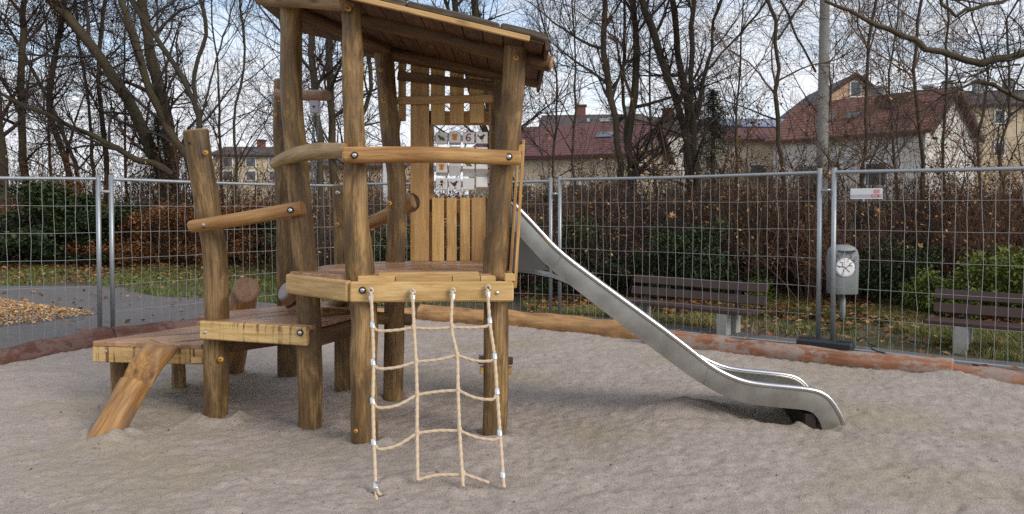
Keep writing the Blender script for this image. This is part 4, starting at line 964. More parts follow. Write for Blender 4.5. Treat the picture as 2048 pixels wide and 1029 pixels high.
# posts of each panel by measured pixel position
def wire_mesh(L, vertical, seed):
    rng = random.Random(seed); mb = MB(); n = 9
    amp = 0.007 if vertical else 0.004
    pts = []
    for k in range(n):
        s = L * k / (n - 1); w = 0 if k in (0, n - 1) else rng.gauss(0, amp)
        pts.append((w, rng.gauss(0, 0.002), s) if vertical else (s, rng.gauss(0, 0.002), w))
    tube(mb, pts, 0.0024, 4, None, False); return mb.mesh('wire', M['wire'])
FH = 2.04
FZ = [-0.06, -0.06, -0.03, -0.01, -0.01]
VW = [wire_mesh(FH - 0.07, True, 300 + k) for k in range(9)]
flabels = ['leftmost fence panel in front of the wood chip heap', 'fence panel behind the step platforms and the tall step post', 'fence panel behind the tower, ending behind the slide', 'fence panel behind the slide and the first bench', 'rightmost fence panel carrying the white sign, in front of the second bench']
ftops = [(None, None), (None, None), (None, None), (None, None), (None, None)]
panel_objs = []
for i in range(5):
    a = np.array((*FP[2 * i], FZ[i])); b = np.array((*FP[2 * i + 1], FZ[i])); L = np.linalg.norm(b - a); u = (b - a) / L; ang = math.atan2(u[1], u[0])
    t = thing('site_fence', flabels[i], 'fence', tuple(a), 'temporary wire fence panels')
    for e in (a, b):
        mb = MB(); tube(mb, [e - (0, 0, 0.03), e + (0, 0, FH + 0.02)], 0.027, 12); mb.build('post', M['galv'], t)
    for z, nm, r in ((FH - 0.03, 'top_rail', 0.021), (0.035, 'bottom_rail', 0.017)):
        mb = MB(); p0 = a + u * 0.02 + (0, 0, z); p1 = b - u * 0.02 + (0, 0, z); mid = (p0 + p1) / 2 - np.array((0, 0, 0.012))
        tube(mb, [p0, mid, p1], r, 10, 9, False); mb.build(nm, M['galv'], t)
    nv = int(round(L / 0.118))
    for k in range(1, nv):
        p = a + u * (L * k / nv) + (0, 0, 0.04)
        o = inst('wire', VW[(k * 5 + i) % 9], tuple(p), t, (0, 0, ang)); 
    hm = wire_mesh(L, False, 400 + i)
    for k in range(1, 6):
        inst('wire', hm, tuple(a + (0, 0, 0.06 + (FH - 0.09) * k / 6.0)), t, (0, 0, ang))
    panel_objs.append(t)
for i, lab in enumerate(['fence clamp at the left joint behind the step platforms', None, 'fence clamp joining the panels behind the slide', 'fence clamp joining the panels left of the white sign']):
    if lab is None: continue
    a = np.array((*FP[2 * i + 1], 1.80)); b = np.array((*FP[2 * i + 2], 1.80)); dv = (b - a) / np.linalg.norm(b - a)
    mb = MB(); board(mb, a - dv * 0.005, b + dv * 0.005, 0.03, 0.04, (0, 0, 1), 0.004)
    cl = mb.build('coupler', M['galv']); tag(cl, lab, 'fence clamp', 'clamps joining fence panels')
    mb = MB(); disc(mb, (a + b) / 2 + np.array((0, -0.04, 0)), (0, -1, 0), 0.016, 0.02, 6); mb.build('bolt', M['steel'], cl)
# rubber foot under the right-hand joint
c = np.array((3.56, 8.36)); u = np.array((0.80, -0.60)); nn = np.array((0.6, 0.8))
def P3(s, w, z): return (*(c + u * s + nn * w), z)
ft = thing('ballast_block', 'black rubber block holding the posts left of the white sign panel', 'fence foot', (c[0], c[1], 0))
mb = MB(); board(mb, P3(-0.30, 0, 0.055), P3(0.30, 0, 0.055), 0.10, 0.22, (0, 0, 1), 0.045); mb.build('block', M['rubber'], ft)
for s in (-0.21, 0.21):
    mb = MB(); board(mb, P3(s - 0.07, 0, 0.112), P3(s + 0.07, 0, 0.112), 0.02, 0.13, (0, 0, 1), 0.006); mb.build('grip', M['rubber'], ft)
mb = MB(); tube(mb, [P3(0.33, 0.0, 0.13), P3(0.42, -0.03, 0.17), P3(0.5, -0.06, 0.06), P3(0.62, -0.05, 0.035)], 0.008, 6, 12); mb.build('loop', M['rubber'], ft)
# sign on the right panel
sa = np.array((*FP[8], 0)); sb = np.array((*FP[9], 0)); su = (sb - sa) / np.linalg.norm(sb - sa); sn = np.array((su[1], -su[0], 0)); 
if sn[1] > 0: sn = -sn
def on_panel(px, py):
    """point of the panel plane seen at a pixel"""
    r = np.array(ray(px, py)); o_ = np.array((0, 0, EYE)); t = ((sa - o_) @ sn) / (r @ sn); return o_ + r * t
s0 = on_panel(1702, 399); s1 = on_panel(1766, 377)
def Sg(f, g, off=0.0): return sa + su * (((s0 - sa) @ su) * (1 - f) + ((s1 - sa) @ su) * f) + np.array((0, 0, s0[2] * (1 - g) + s1[2] * g)) + sn * (0.03 + off)
sg = thing('fence_sign', 'white rectangular sign with red logo box on the right fence panel', 'sign', tuple(Sg(0, 0)))
Hs = s1[2] - s0[2]
mb = MB(); board(mb, Sg(0, 0.5), Sg(1, 0.5), Hs, 0.012, (0, 0, 1), 0.003); mb.build('plate', M['sign_white'], sg)
def strip(nm, f0, f1, g0, g1, m, off):
    mb = MB(); board(mb, Sg(f0, (g0 + g1) / 2, off), Sg(f1, (g0 + g1) / 2, off), Hs * (g1 - g0), 0.002, (0, 0, 1), 0.0003); return mb.build(nm, M[m], sg)
strip('grey_band', 0.005, 0.995, 0.16, 0.44, 'sign_grey', 0.0075)
strip('red_box', 0.67, 0.91, 0.17, 0.44, 'red', 0.0095)
for g_ in (0.26, 0.34): strip('text_line', 0.69, 0.86, g_ - 0.02, g_ + 0.02, 'sign_white', 0.0115)
for (f0, f1, g0, g1) in ((0.74, 0.91, 0.80, 0.86), (0.74, 0.91, 0.55, 0.60), (0.74, 0.756, 0.60, 0.80), (0.894, 0.91, 0.60, 0.80)): strip('logo_frame', f0, f1, g0, g1, 'red', 0.0075)
strip('logo_line', 0.775, 0.88, 0.66, 0.71, 'red', 0.0075)
mb = MB(); box(mb, Sg(0.42, -0.22) - np.array((0.012, 0.006, 0)), Sg(0.42, 0.02) + np.array((0.012, 0.002, 0)), 0.002); mb.build('tie', M['wire'], sg)

# ------------------------------------------------------------------ benches and bin
def bench(label, pl, pr, d_l, d_r, legs):
    """pl/pr ground x,y of seat front ends"""
    A = np.array(pl); B = np.array(pr); u = (B - A) / np.linalg.norm(B - A); n = np.array((-u[1], u[0]))
    L = np.linalg.norm(B - A)
    t = thing('park_bench', label, 'bench', (*((A + B) / 2), 0), 'slatted benches behind the fence')
    def p(s, w, z): q_ = A + u * s + n * w; return (q_[0], q_[1], z)
    for k in range(3):
        mb = MB(); board(mb, p(0, 0.06 + k * 0.125, 0.305 + 0.0 * k), p(L, 0.06 + k * 0.125, 0.305), 0.045, 0.105, (0, 0, 1), 0.006); mb.build('seat_slat', M['bench'], t)
    for k in range(2):
        mb = MB(); z = 0.43 + k * 0.155; w = 0.43 + k * 0.05
        board(mb, p(0.03 + 0.0 * k, w, z), p(L + 0.03, w, z), 0.115, 0.04, (n[0] * 0.3, n[1] * 0.3, 1), 0.006); mb.build('back_slat', M['bench'], t)
    for s in legs:
        mb = MB(); board(mb, p(s, 0.07, -0.12), p(s, 0.07, 0.278), 0.14, 0.12, (u[0], u[1], 0), 0.008); mb.build('leg', M['concrete'], t)
        mb = MB(); board(mb, p(s, 0.34, -0.12), p(s, 0.34, 0.278), 0.14, 0.12, (u[0], u[1], 0), 0.008); mb.build('leg', M['concrete'], t)
        mb = MB(); board(mb, p(s, 0.40, 0.20), p(s, 0.52, 0.66), 0.05, 0.05, (u[0], u[1], 0), 0.006); mb.build('back_support', M['black'], t)
bench('brown slatted bench behind the slide with concrete legs', (gz(1226, 603, 0.30).x, gz(1226, 603, 0.30).y), (gz(1497, 631, 0.30).x, gz(1497, 631, 0.30).y), 0, 0, (0.3, 1.62))
bench('brown slatted bench at the right edge in front of yellow-green bushes', (gz(1848, 645, 0.30).x, gz(1848, 645, 0.30).y), (gz(2118, 668, 0.30).x, gz(2118, 668, 0.30).y), 0, 0, (0.36, 1.5))

bd = 10.5; bc = at(1686, 416, bd); bx = bc.x
bn = thing('rubbish_bin', 'grey rounded rubbish bin on a post with scribbled white round sticker', 'bin', (bx, bd, 0))
mb = MB(); z0, z1 = at(1686, 588, bd).z, at(1686, 490, bd).z; hw_ = 0.205; hd = 0.15; rows = []
prof = [(0.0, 0.90), (0.02, 0.96), (0.5, 1.0), (0.74, 1.0), (0.82, 0.97), (0.89, 0.90), (0.95, 0.76), (0.985, 0.52), (1.0, 0.25)]
NS = 32
for (f, s) in prof:
    for k in range(NS):
        a = 2 * math.pi * k / NS; cx = math.copysign(abs(math.cos(a)) ** 0.6, math.cos(a)); cy = math.copysign(abs(math.sin(a)) ** 0.6, math.sin(a))
        rows.append((bx + hw_ * s * cx, bd + hd * (s * 0.7 + 0.3) * cy, z0 + (z1 - z0) * f))
qs = [(r_ * NS + k, r_ * NS + (k + 1) % NS, (r_ + 1) * NS + (k + 1) % NS, (r_ + 1) * NS + k) for r_ in range(len(prof) - 1) for k in range(NS)]
e = (len(prof) - 1) * NS
mb.add(rows, qs, [(0, k + 1, k) for k in range(1, NS - 1)] + [(e, e + k, e + k + 1) for k in range(1, NS - 1)], True); mb.build('body', M['grey_plastic'], bn)
def bin_z(py): return at(1686, py, bd - 0.15).z
mb = MB(); zc = z0 + (z1 - z0) * 0.88; V = []
for k in range(20):
    a = math.pi * 2 * k / 20; x = math.cos(a) * 0.13; zc2 = math.sin(a) * 0.035 * (1 if math.sin(a) > 0 else 0.6)
    V.append((bx + x, bd - 0.158 + 0.05 * max(0, math.sin(a)) + 0.012 * (x / 0.13) ** 2, zc + zc2))
mb.add(V, None, [(0, k + 1, k) for k in range(1, 19)], True); mb.build('opening', M['black'], bn)
sz = bin_z(536)
mb = MB(); disc(mb, (bx - 0.03, bd - hd + 0.002, sz), (0, -1, 0), 0.135, 0.006, 28, 0.1); mb.build('sticker', M['sign_white'], bn)
mb = MB(); rs = random.Random(4)
for k in range(11):
    x, z = bx - 0.03 + rs.uniform(-0.12, 0.10), sz + rs.uniform(-0.02, 0.2); pts = []
    a = rs.uniform(0, 6.28)
    for q_ in range(6):
        pts.append((x, bd - hd - 0.009, z)); a += rs.gauss(0, 0.7); x = min(max(x + math.cos(a) * 0.045, bx - 0.16), bx + 0.12); z = min(max(z + math.sin(a) * 0.045, sz - 0.11), sz + 0.2)
    tube(mb, pts, 0.0032, 4, 16)
mb.build('scribble', M['black'], bn)
mb = MB(); tube(mb, [(bx + 0.03, bd + 0.05, -0.15), (bx + 0.03, bd + 0.05, z0 + 0.05)], 0.04, 12); mb.build('pole', M['grey_plastic'], bn)
# two maple leaves caught in the fence mesh
def maple(label, p, s, nv, rz):
    mb = MB(); V = []; u = np.array((math.cos(rz), 0, math.sin(rz))); w = np.array((-math.sin(rz), 0.1, math.cos(rz)))
    rad = [1, .45, .85, .4, .95, .45, .6, .3, .35, .3, .6, .45, .95, .4, .85, .45]
    for k, r_ in enumerate(rad):
        a = 2 * math.pi * k / 16; V.append(np.array(p) + (u * math.cos(a) + w * math.sin(a)) * r_ * s + np.array((0, 0.02 * math.cos(3 * a), 0)))
    V.append(np.array(p)); mb.add(V, None, [(16, k, (k + 1) % 16) for k in range(16)], False, [(nv, nv, nv)] * 17)
    tag(mb.build('maple_leaf', M['litter']), label, 'leaf', 'leaves caught in the fence')
maple('orange maple leaf caught in the fence above the first bench', tuple(at(1343, 432, 9.62)), 0.07, 0.95, 1.2)
maple('curled brown leaf caught in the right fence panel right of the sign', tuple(at(1754, 421, 7.98)), 0.05, 0.8, 0.4)
maple('pale dead leaf hanging low in the right fence panel above the bench', tuple(at(1842, 493, 7.72)), 0.045, 0.9, 2.2)

# ------------------------------------------------------------------ climbing tower
TW = thing('climbing_tower', 'wooden climbing tower of rough logs with shed roof and plank wall', 'playhouse', (-0.8, 5.6, 0))
def post_px(px, d, r, seed, parent=TW, lump=0.06, sink=0.12, name='post', m='post', **kw):
    pts = [np.array(at(p[0], p[1], d + (p[2] if len(p) > 2 else 0))) for p in px]
    dv = pts[-1] - pts[-2]; dv /= np.linalg.norm(dv); pts.append(pts[-1] + dv * sink)
    mb = MB(); log(mb, pts[::-1], r, 24, 40, lump, 0.045, seed=seed, **kw); return mb.build(name, [M[m], M['end']], parent)
def cap(px, py, d, parent=TW, r=0.021, m='cap', name='bolt_cap'):
    mb = MB(); p = at(px, py, d); disc(mb, p, (0.05, -1, 0.02), r, 0.014, 14)
    disc(mb, p + Vector((0, -0.0145, 0)), (0.05, -1, 0.02), r * 0.3, 0.002, 8, mi=1); return mb.build(name, [M[m], M['hole']], parent)
def steelbolt(p, nrm=(0, -1, 0), parent=TW, r=0.016):
    mb = MB(); n_ = Vector(nrm).normalized(); disc(mb, Vector(p) - n_ * 0.001, nrm, r * 1.5, 0.003, 16, 0.1, 1); disc(mb, Vector(p) + n_ * 0.002, nrm, r, 0.010, 14, 0.6, 0); return mb.build('bolt', [M['steel'], M['hole']], parent)
# F1 front wavy post, F2 front right, C left, D back, hidden back right
post_px([(703, 8), (706, 150), (711, 290), (711, 370), (713, 440), (716, 500), (722, 570), (727, 640), (726, 690), (724, 740), (728, 800), (730, 885)], 5.04, [0.092, 0.086, 0.086, 0.070, 0.07], 1, lump=0.12)
post_px([(1032, 95), (1025, 200), (1017, 290), (1006, 330), (997, 440), (990, 550), (991, 620), (991, 760), (988, 872)], 5.17, [0.078, 0.085, 0.082, 0.078, 0.080], 2)
post_px([(583, 12), (583, 180), (591, 300), (602, 440), (611, 530), (616, 600), (620, 740), (621, 850)], 5.45, [0.085, 0.088, 0.083, 0.08], 3, lump=0.05)
post_px([(767, 108), (775, 200), (782, 290), (792, 350), (794, 420), (791, 520), (789, 620), (787, 795)], 6.22, [0.084, 0.088, 0.078, 0.08], 4, lump=0.05)
post_px([(1000, 160), (998, 400), (994, 560), (990, 640), (990, 790)], 6.32, 0.07, 5)
cap(697, 18, 4.955); cap(1032, 116, 5.085); cap(762, 140, 6.14); cap(768, 202, 6.14); cap(779, 407, 6.135)
cap(712, 862, 4.955, r=0.014)
# front rail, chamfer rail
mb = MB(); log(mb, [np.array(at(690, 311, 4.90)), np.array(at(860, 310, 4.95)), np.array(at(1037, 316, 5.03))], [0.054, 0.052, 0.05], 20, 30, 0.04, 0.04, seed=11); mb.build('rail', [M['rail'], M['rail']], TW)
steelbolt(at(709, 311, 4.845)); steelbolt(at(1018, 314, 4.975))
mb = MB(); log(mb, [np.array(at(549, 328, 5.40)), np.array(at(575, 316, 5.34)), np.array(at(620, 305, 5.20)), np.array(at(689, 302, 4.96))], [0.040, 0.055, 0.058, 0.052], 20, 30, 0.06, 0.05, seed=12, cut1=(1, -0.35, 0.1)); mb.build('rail', [M['rail_grey'], M['rail_grey']], TW)
mb = MB(); disc(mb, at(664, 304, 4.98), (-0.6, -0.8, 0.05), 0.014, 0.004, 12, 0.1); mb.build('drill_hole', M['hole'], TW)
# platform
Z1 = 1.10
MAIN = [(-1.62, 5.30), (-1.075, 4.905), (0.012, 4.985), (0.012, 6.42), (-1.10, 6.42), (-1.52, 5.95)]
inner = [(-1.60, 5.325), (-1.068, 4.935), (-0.0, 5.012), (-0.0, 6.40), (-1.08, 6.40), (-1.49, 5.94)]
fb = [(-1.04, 4.94), (0.0, 5.012), (0.0, 5.10), (-1.10, 5.025)]
planks(TW, clip_poly(inner, (0.073, -1.0), -5.105), Z1 + 0.004, Z1 + 0.042, (1, 0.073), 0.118, M['deck'])
xs_ = [-1.03, -0.78, -0.40, -0.21, -0.105]
for k in range(4):
    mb = MB(); prism(mb, [(xs_[k], 4.94 + 0.073 * (xs_[k] + 1.04)), (xs_[k + 1] - 0.006, 4.94 + 0.073 * (xs_[k + 1] + 1.04)), (xs_[k + 1] - 0.03, 5.022 + 0.073 * (xs_[k + 1] + 1.04)), (xs_[k] - 0.024, 5.022 + 0.073 * (xs_[k] + 1.04))], Z1 + 0.004, Z1 + 0.04 + random.uniform(-0.003, 0.003), (1, 0.07), seed=k * 1.3)
    mb.build('floor_board', M['board'], TW)
mb = MB(); board(mb, np.array(at(757, 550, 4.985)), np.array(at(957, 549, 5.05)), 0.036, 0.07, (0, 0, 1), 0.006); mb.build('floor_board', M['board'], TW)
mb = MB(); board(mb, (-0.055, 5.01, Z1 + 0.03), (0.014, 5.02, Z1 + 0.03), 0.05, 0.09, (0, 0, 1), 0.005); mb.build('floor_board', M['board'], TW)
# fascia boards
mb = MB(); board(mb, np.array(at(700, 584, 4.905)), np.array(at(1027, 583, 4.985)), 0.136, 0.05, (0, 0, 1), 0.012, nseg=6); fasc = mb.build('fascia_board', M['board'], TW)
mb = MB(); board(mb, np.array(at(576, 567, 5.33)), np.array(at(699, 583, 4.92)), 0.14, 0.05, (0, 0, 1), 0.014, nseg=4); mb.build('fascia_board', M['board'], TW)
steelbolt(at(725, 581, 4.88)); steelbolt(at(994, 586, 4.955), r=0.014)
mb = MB(); disc(mb, at(584, 556, 5.275), (-0.6, -0.8, 0), 0.013, 0.004, 12, 0.1); mb.build('drill_hole', M['hole'], TW)
mb = MB(); disc(mb, at(674, 585, 4.97), (-0.6, -0.8, 0), 0.009, 0.004, 12, 0.1); mb.build('drill_hole', M['hole'], TW)
mb = MB(); board(mb, (-1.10, 6.36, Z1 - 0.07), (0.0, 6.36, Z1 - 0.07), 0.13, 0.05, (0, 0, 1), 0.008); mb.build('fascia_board', M['board'], TW)
mb = MB(); board(mb, (-0.012, 5.05, Z1 - 0.07), (-0.012, 6.33, Z1 - 0.07), 0.13, 0.04, (0, 0, 1), 0.008); mb.build('fascia_board', M['board'], TW)
mb = MB(); log(mb, [np.array(at(640, 628, 5.8)), np.array(at(822, 640, 6.32))], 0.05, 14, 10, seed=77); mb.build('joist', [M['post'], M['end']], TW)
# right-hand slats seen edge-on beside the slide
mb = MB(); board(mb, np.array(at(1047, 282, 5.22)), np.array(at(1030, 577, 5.10)), 0.022, 0.10, (1, 0, 0), 0.004); mb.build('side_slat', M['rail'], TW)
mb = MB(); board(mb, np.array(at(1036, 300, 5.50)), np.array(at(1020, 560, 5.40)), 0.022, 0.09, (1, 0, 0), 0.004); mb.build('side_slat', M['rail'], TW)
mb = MB(); board(mb, np.array(at(1041, 297, 5.16)), np.array(at(1041, 297, 5.56)), 0.05, 0.05, (0, 0, 1), 0.005); mb.build('side_bar', M['rail'], TW)
# roof
def rz_(x): return 2.66 - 0.235 * (x - 0.23)        # underside of roof boards
RX0, RX1, RY0, RY1 = -1.95, 0.215, 4.84, 6.62
nb = 16
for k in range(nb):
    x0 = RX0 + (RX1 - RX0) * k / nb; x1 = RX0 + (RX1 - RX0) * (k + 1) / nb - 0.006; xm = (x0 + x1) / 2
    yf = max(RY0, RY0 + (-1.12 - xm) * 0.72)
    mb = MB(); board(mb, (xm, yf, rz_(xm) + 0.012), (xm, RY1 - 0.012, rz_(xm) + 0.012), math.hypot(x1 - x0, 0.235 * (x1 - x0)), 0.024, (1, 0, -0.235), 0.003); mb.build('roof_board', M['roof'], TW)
mb = MB(); board(mb, (-1.08, RY0 - 0.028, rz_(-1.08) + 0.005), (0.115, RY0 - 0.028, rz_(0.115) + 0.005), 0.034, 0.03, (0, 0, 1), 0.004); mb.build('roof_batten', M['plank'], TW)
for k in range(11):
    y0 = RY0 - 0.02 + k * 0.165; x0 = RX0 + (0 if y0 > RY0 + 0.6 else 0.75 - (y0 - RY0) * 1.25)
    cuts = [x0, x0 + (RX1 + 0.02 - x0) * (0.35 + 0.1 * math.sin(k * 2.1)), x0 + (RX1 + 0.02 - x0) * (0.7 + 0.08 * math.cos(k * 3)), RX1 + 0.02 + 0.012 * math.sin(k * 5)]
    for c0, c1 in zip(cuts[:-1], cuts[1:]):
        mb = MB(); board(mb, (c0, y0 + 0.075, rz_(c0) + 0.046), (c1 - 0.008, y0 + 0.075, rz_(c1) + 0.046 + random.uniform(-0.008, 0.008)), 0.050, 0.158, (0.235, 0, 1), 0.012, nseg=3, bow=0.005); mb.build('bark_slab', M['bark_slab'], TW)
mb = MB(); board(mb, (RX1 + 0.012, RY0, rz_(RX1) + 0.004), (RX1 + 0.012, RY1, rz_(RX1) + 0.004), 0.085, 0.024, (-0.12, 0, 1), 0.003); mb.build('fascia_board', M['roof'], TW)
mb = MB(); log(mb, [np.array(at(690, 26, 5.27)), np.array(at(860, 68, 5.27)), np.array(at(1010, 106, 5.25)), np.array(at(1101, 129, 5.22))], [0.058, 0.056, 0.056, 0.054], 20, 30, 0.05, 0.04, seed=21); mb.build('beam', [M['brown_beam'], M['rail']], TW)
mb = MB(); log(mb, [np.array(at(700, 92, 6.27)), np.array(at(860, 122, 6.27)), np.array(at(1010, 150, 6.27)), np.array(at(1078, 163, 6.27))], [0.062, 0.058, 0.058, 0.055], 20, 30, 0.05, 0.04, seed=22); mb.build('beam', [M['brown_beam'], M['end']], TW)
mb = MB(); log(mb, [np.array(at(528, -12, 5.47)), np.array(at(610, -8, 5.20)), np.array(at(692, -2, 4.93))], [0.088, 0.085, 0.08], 20, 20, 0.05, 0.04, seed=23); mb.build('beam', [M['rail_grey'], M['end']], TW)
mb = MB(); log(mb, [np.array(at(590, 20, 5.5)), np.array(at(770, 98, 6.2))], [0.07, 0.062], 18, 16, 0.05, 0.04, seed=24); mb.build('beam', [M['brown_beam'], M['end']], TW)
# back wall planks
DW = 6.33
def wplank(x0, x1, y0, y1, d=DW, m='plank', name='wall_plank', t=0.028, y0b=None):
    mb = MB(); xm = (x0 + x1) / 2; a_ = np.array(at(xm, y1, d)); b_ = np.array(at(xm, y0, d)); b_[0] = a_[0]
    w = (x1 - x0) / FPX * d; board(mb, a_, b_, w, t, (1, 0, 0), 0.005, nseg=3); return mb.build(name, M[m], TW)
def wbar(x0, y0, x1, y1, h, d, m='plank'):
    mb = MB(); board(mb, np.array(at(x0, y0, d)), np.array(at(x1, y1, d)), h / FPX * d, 0.03, (0, 0, 1), 0.005, nseg=3); return mb.build('wall_bar', M[m], TW)
wplank(797, 812, 112, 243); wplank(862, 890, 122, 251); wplank(900, 928, 130, 248); wplank(939, 969, 138, 247); wplank(978, 1008, 146, 522)
# wide plank with a half round notch
mb = MB(); A_ = lambda px, py: at(px, py, DW)
pl = [(821, 522), (858, 522), (858, 120), (821, 120), (821, 386)]
for k in range(1, 9):
    a = math.pi / 2 - math.pi * k / 9; pl.append((821 + 19 * math.cos(a), 406 - 20 * math.sin(a)))
pl.append((821, 426))
Vf = [np.array(A_(*p_)) for p_ in pl]; n_ = len(Vf); Vb = [v + np.array((0, 0.03, 0)) for v in Vf]
import mathutils.geometry as mg
tri = mg.tessellate_polygon([[Vector((v[0], v[2], 0)) for v in Vf]])
G_ = [(v[0] * 1.0, 0.12, v[2]) for v in Vf]
def orient(tr_): 
    a, b, c_ = (Vf[i] for i in tr_); return tr_ if np.cross(b - a, c_ - a)[1] < 0 else tr_[::-1]
tr_f = [orient(tuple(t_)) for t_ in tri]
mb.add(Vf + Vb, [(i, i + n_, (i + 1) % n_ + n_, (i + 1) % n_) for i in range(n_)], tr_f + [tuple(i + n_ for i in t_[::-1]) for t_ in tr_f], False, G_ + [(a, b + 0.03, c_) for a, b, c_ in G_])
mb.build('wall_plank', M['plank'], TW)
wplank(857, 868, 222, 522, DW + 0.045, 'rail', t=0.05)
wbar(795, 202, 1004, 197, 16, DW - 0.035); wbar(795, 152, 1004, 175, 18, DW - 0.035, 'brown_beam')
wbar(858, 237, 1000, 237, 28, DW + 0.035, 'rail'); wbar(860, 412, 1000, 412, 28, DW + 0.035, 'rail')
for (x0, x1) in ((864, 888), (893, 913), (920, 940), (943, 972)): wplank(x0, x1, 396, 523)
for (px, py) in ((874, 400), (905, 402), (932, 402), (962, 402), (880, 392 + 11), (828, 128), (850, 128)):
    pass
# puzzle cubes on rods
def ink(mb, pts, mi=1):
    """flat outline in cube-face units on the front face (y = -0.5)"""
    V = [(x, -0.506, z) for x, z in pts]; tri = mg.tessellate_polygon([[Vector((x, z, 0)) for x, z in pts]])
    out = []
    for t_ in tri:
        a, b, c_ = (Vector((pts[i][0], pts[i][1], 0)) for i in t_); out.append(tuple(t_) if (b - a).cross(c_ - a).z > 0 else tuple(t_[::-1]))
    mb.add(V, None, out, False, None, mi)
def ell(cx, cz, rx, rz, n=14, rot=0.0):
    return [(cx + rx * math.cos(a) * math.cos(rot) - rz * math.sin(a) * math.sin(rot), cz + rx * math.cos(a) * math.sin(rot) + rz * math.sin(a) * math.cos(rot)) for a in [2 * math.pi * k / n for k in range(n)]]
def line(x0, z0, x1, z1, w=0.04):
    dx_, dz_ = x1 - x0, z1 - z0; L = math.hypot(dx_, dz_); nx, nz = -dz_ / L * w / 2, dx_ / L * w / 2
    return [(x0 + nx, z0 + nz), (x1 + nx, z1 + nz), (x1 - nx, z1 - nz), (x0 - nx, z0 - nz)]
PICS = {
 'bird': ('brown_ink', [ell(0.0, 0.02, 0.20, 0.17, 16, 0.5), ell(0.17, 0.20, 0.11, 0.10), line(0.25, 0.22, 0.36, 0.25, 0.05), line(-0.12, 0.0, -0.36, 0.22, 0.11), line(0.02, -0.12, 0.0, -0.34, 0.035), line(0.10, -0.12, 0.12, -0.34, 0.035), line(-0.06, -0.35, 0.18, -0.35, 0.035)]),
 'frog': ('green_ink', [ell(0.02, -0.02, 0.27, 0.15, 16, -0.3), ell(-0.20, 0.13, 0.12, 0.09), ell(-0.24, 0.22, 0.05, 0.05), line(0.1, -0.1, 0.34, -0.22, 0.10), line(-0.08, -0.08, -0.12, -0.25, 0.08), line(0.2, -0.15, 0.1, -0.27, 0.07)]),
 'butterfly': ('orange_ink', [ell(-0.10, 0.14, 0.13, 0.17, 14, 0.3), ell(0.12, 0.12, 0.13, 0.18, 14, -0.3), ell(-0.08, -0.15, 0.11, 0.14), ell(0.10, -0.15, 0.11, 0.14), line(0.0, 0.3, 0.02, -0.3, 0.045)]),
 'six': ('mauve_ink', None),
 'beetle': ('brown_ink', [ell(0.02, 0.2, 0.14, 0.13), ell(0.02, -0.05, 0.10, 0.10), line(0.0, 0.0, -0.34, -0.1, 0.04), line(0.05, -0.08, 0.12, -0.36, 0.04), line(-0.02, -0.1, -0.16, -0.35, 0.04), line(0.1, 0.05, 0.33, 0.15, 0.04), line(-0.3, -0.05, -0.32, -0.25, 0.04), line(0.0, 0.3, -0.1, 0.4, 0.03)]),
 None: ('brown_ink', [])}
def cube_mesh(pic):
    mb = MB(); board(mb, (-0.5, 0, 0), (0.5, 0, 0), 1.0, 1.0, (0, 0, 1), 0.035)
    ik, shapes = PICS[pic]
    if pic == 'six':
        ring = []
        for k in range(20):
            a = 2 * math.pi * k / 20; b_ = 2 * math.pi * (k + 1) / 20
            ink(mb, [(0.24 * math.cos(a), -0.10 + 0.21 * math.sin(a)), (0.24 * math.cos(b_), -0.10 + 0.21 * math.sin(b_)), (0.10 * math.cos(b_), -0.10 + 0.075 * math.sin(b_)), (0.10 * math.cos(a), -0.10 + 0.075 * math.sin(a))])
        arc = [(-0.18, -0.08), (-0.17, 0.10), (-0.08, 0.25), (0.06, 0.32), (0.22, 0.30)]
        for (p_, q_) in zip(arc[:-1], arc[1:]): ink(mb, line(*p_, *q_, 0.125))
    else:
        for sh in shapes: ink(mb, sh)
    return mb.mesh('cube', [M['white_plastic'], M[ik]])
CM = {k: cube_mesh(k) for k in PICS}
CUBES = [(277, ['frog', 'butterfly', 'six', 'bird'], [0.05, -0.12, 0.02, 0.0]), (307, [None, None, None, None], [0, 0.3, 0, 0]), (338, ['butterfly', None, 'frog', None], [-0.25, 0.4, -0.75, -0.75]), (369, ['beetle', 'bird', None, None], [0, 0.05, 0.0, -0.4])]
PF = thing('puzzle_frame', 'rows of white spinning picture cubes in the window of the plank wall', 'spinning cubes', tuple(at(922, 395, DW)))
hub = MB(); disc(hub, (0, 0, 0), (1, 0, 0), 0.026, 0.03, 12, 0.4); hub = hub.mesh('hub', M['white_plastic'])
for (py, pics, rots) in CUBES:
    l_ = at(866, py, DW + 0.015); r_ = at(982, py, DW + 0.015)
    mb = MB(); tube(mb, [tuple(l_), tuple(r_)], 0.008, 8); mb.build('rod', M['steel'], PF)
    for k, px in enumerate((884, 910, 937.5, 964)):
        p_ = at(px, py, DW + 0.015); inst('cube', CM[pics[k]], tuple(p_), PF, (rots[k], 0, 0), (0.098,) * 3)
        inst('hub', hub, tuple(p_ - Vector((0.07, 0, 0))), PF)
# tilted handrail log through the notch
mb = MB(); log(mb, [np.array(at(690, 462, 6.52)), np.array(at(760, 438, 6.46)), np.array(at(833, 402, 6.38))], [0.055, 0.062, 0.07], 20, 20, 0.05, 0.04, seed=31, cut1=(0.75, -0.6, 0.2)); mb.build('rail', [M['rail'], M['end']], TW)
